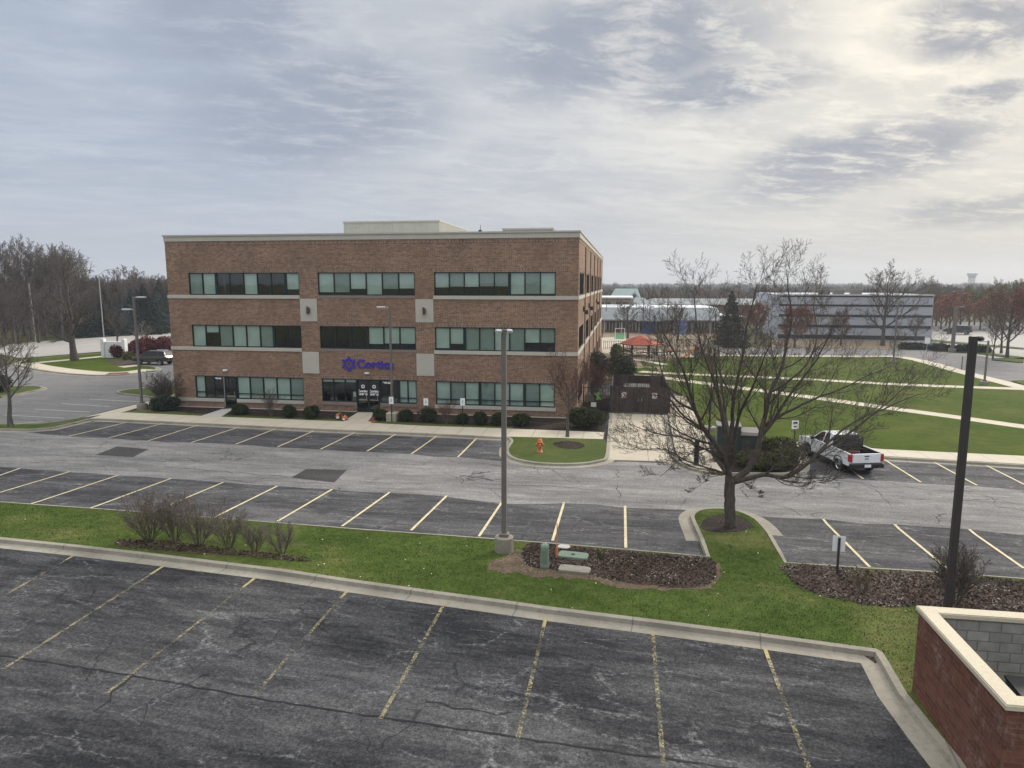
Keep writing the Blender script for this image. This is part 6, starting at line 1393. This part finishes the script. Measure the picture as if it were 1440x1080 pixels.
# ------------------------------------------------------------------ sky and light
SUN_AZ, SUN_EL = R(36), R(24)          # azimuth from +Y towards +X
w = bpy.data.worlds.new('World'); scene.world = w; w.use_nodes = True
t = NT('', w)
d = t.n('ShaderNodeTexCoord').outputs['Generated']; dn = t.vm('NORMALIZE', d).outputs[0]
sky = t.n('ShaderNodeTexSky', sky_type='NISHITA', sun_disc=False, sun_elevation=SUN_EL, sun_rotation=SUN_AZ, air_density=1.0, dust_density=2.0, ozone_density=1.0)
xyz = t.n('ShaderNodeSeparateXYZ', i_Vector=dn); zc = t.m('MAXIMUM', xyz.outputs[2], 0.0)
den = t.m('ADD', zc, .10)
pl = t.n('ShaderNodeCombineXYZ'); t.put(pl.inputs[0], t.m('DIVIDE', xyz.outputs[0], den)); t.put(pl.inputs[1], t.m('DIVIDE', xyz.outputs[1], den))
p = t.mapp(pl.outputs[0], rot=(0, 0, R(-28)), scale=(1, 1, 1))
sunv = (math.sin(SUN_AZ) * math.cos(SUN_EL), math.cos(SUN_AZ) * math.cos(SUN_EL), math.sin(SUN_EL))
dot = t.n('ShaderNodeVectorMath', operation='DOT_PRODUCT'); t.put(dot.inputs[0], dn); t.put(dot.inputs[1], sunv)
gl = t.ramp(dot.outputs['Value'], [(.46, 0), (.74, .25), (.90, .66), (1.0, 1.0)])
# cloud banks set out by direction: (photo pixel of one end, of the other, half thickness, softness)
wd_ = t.noise(dn, 7.0, 10, .70, out='Color'); wd_ = t.vm('SUBTRACT', wd_, (.5, .5, .5)).outputs[0]
ww = t.vm('ADD', dn, t.vm('MULTIPLY', wd_, (.085, .085, .06)).outputs[0]).outputs[0]
def bank(x0, y0, x1, y1, th):
    d0, d1 = Vector(ray(x0, y0)).normalized(), Vector(ray(x1, y1)).normalized(); e = d1 - d0; L = e.length; e = e / L
    n = e.cross(d0).normalized()
    q = t.vm('SUBTRACT', ww, tuple(d0)).outputs[0]
    al = t.n('ShaderNodeVectorMath', operation='DOT_PRODUCT', i_0=q); al.inputs[1].default_value = tuple(e)
    ac = t.n('ShaderNodeVectorMath', operation='DOT_PRODUCT', i_0=q); ac.inputs[1].default_value = tuple(n)
    u = t.m('DIVIDE', t.m('SUBTRACT', al.outputs['Value'], L / 2), L / 2); v = t.m('DIVIDE', ac.outputs['Value'], th)
    r = t.m('SQRT', t.m('ADD', t.m('MULTIPLY', u, u), t.m('MULTIPLY', v, v)))
    return t.ramp(r, [(.42, 1), (1.0, 0)])
# high thin sheet: bluish grey away from the sun, warm white round it
base = t.mix(gl, (2.12, 2.44, 2.98), (5.4, 4.95, 3.95))
base = t.mix(t.ramp(dot.outputs['Value'], [(.42, 0), (.60, .55), (.8, .2)]), base, (2.95, 2.96, 3.05))
ripple = t.noise(t.mapp(t.warp(p, .8, .5), scale=(1.0, 2.1, 1)), 1.5, 10, .64, .35)
base = t.mix(t.ramp(ripple, [(.38, 0), (.62, .62)]), base, t.mix(gl, (2.85, 3.08, 3.42), (5.5, 5.1, 4.25)))
# darker stratocumulus
big = t.noise(t.mapp(p, scale=(.42, .9, 1), loc=(.3, 1.7, 0)), .85, 4, .5, .3)
brk = t.noise(t.mapp(t.warp(p, 2.2, .30), scale=(.9, 1.5, 1), rot=(0, 0, R(12))), 4.2, 12, .68, .15)
dk = t.m('MULTIPLY', t.ramp(t.m('ADD', t.m('MULTIPLY', big, .62), t.m('MULTIPLY', brk, .48)), [(.49, 0), (.58, .75), (.68, 1)]), .42)
for bx in ((930, 283, 1560, 150, .060), (1190, 304, 1640, 280, .028), (1290, 150, 1500, 110, .02), (560, 95, 1230, 20, .095), (1220, 42, 1560, 20, .050), (820, 150, 1230, 95, .045), (150, 180, 700, 130, .11), (100, 40, 520, 10, .10)):
    k_ = t.m('MULTIPLY', bank(*bx), t.ramp(brk, [(.36, .25), (.50, .9), (.58, 1)])); dk = t.m('MAXIMUM', dk, k_)
cl = t.mix(gl, (1.70, 1.94, 2.40), (1.55, 1.66, 1.92))
col = t.mix(t.m('MULTIPLY', dk, .95), base, cl)
# flat haze towards the horizon
hz = t.ramp(zc, [(0, 1), (.035, .85), (.15, 0)])
col = t.mix(t.m('MULTIPLY', hz, .8), col, t.mix(gl, (2.55, 2.70, 3.0), (2.55, 2.47, 2.2)))
# an overcast vault is brightest overhead
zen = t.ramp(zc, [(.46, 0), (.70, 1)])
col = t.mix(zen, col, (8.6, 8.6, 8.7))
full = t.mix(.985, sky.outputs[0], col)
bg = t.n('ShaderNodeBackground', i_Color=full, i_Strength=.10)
t.n('ShaderNodeOutputWorld', i_Surface=bg.outputs[0])
sun = bpy.data.lights.new('sun', 'SUN'); sun.energy = 1.5; sun.angle = R(14); sun.color = (1, .93, .82)
so = bpy.data.objects.new('sun', sun); C.objects.link(so)
so.rotation_euler = Vector(sunv).to_track_quat('Z', 'Y').to_euler()
so.location = (40, 60, 60)
scene.view_settings.view_transform = 'Standard'; scene.view_settings.look = 'None'
scene.view_settings.exposure = 1.05; scene.view_settings.gamma = 1.0; scene.view_settings.use_curve_mapping = False
scene.cycles.use_denoising = True
scene.cycles.max_bounces = 6; scene.cycles.diffuse_bounces = 2; scene.cycles.glossy_bounces = 2; scene.cycles.transparent_max_bounces = 10; scene.cycles.volume_bounces = 0
scene.cycles.caustics_reflective = False; scene.cycles.caustics_refractive = False
# the damp air between here and the far woods
hm = MB().box(-900, -60, -1.2, 1100, 1500, 42)
t = NT('air'); vol = t.n('ShaderNodeVolumePrincipled', i_Color=(.82, .87, .95), i_Density=.00042, i_Anisotropy=.3); t.n('ShaderNodeOutputMaterial', i_Volume=vol.outputs[0])
tag(hm.build('haze', t.owner), kind='stuff')
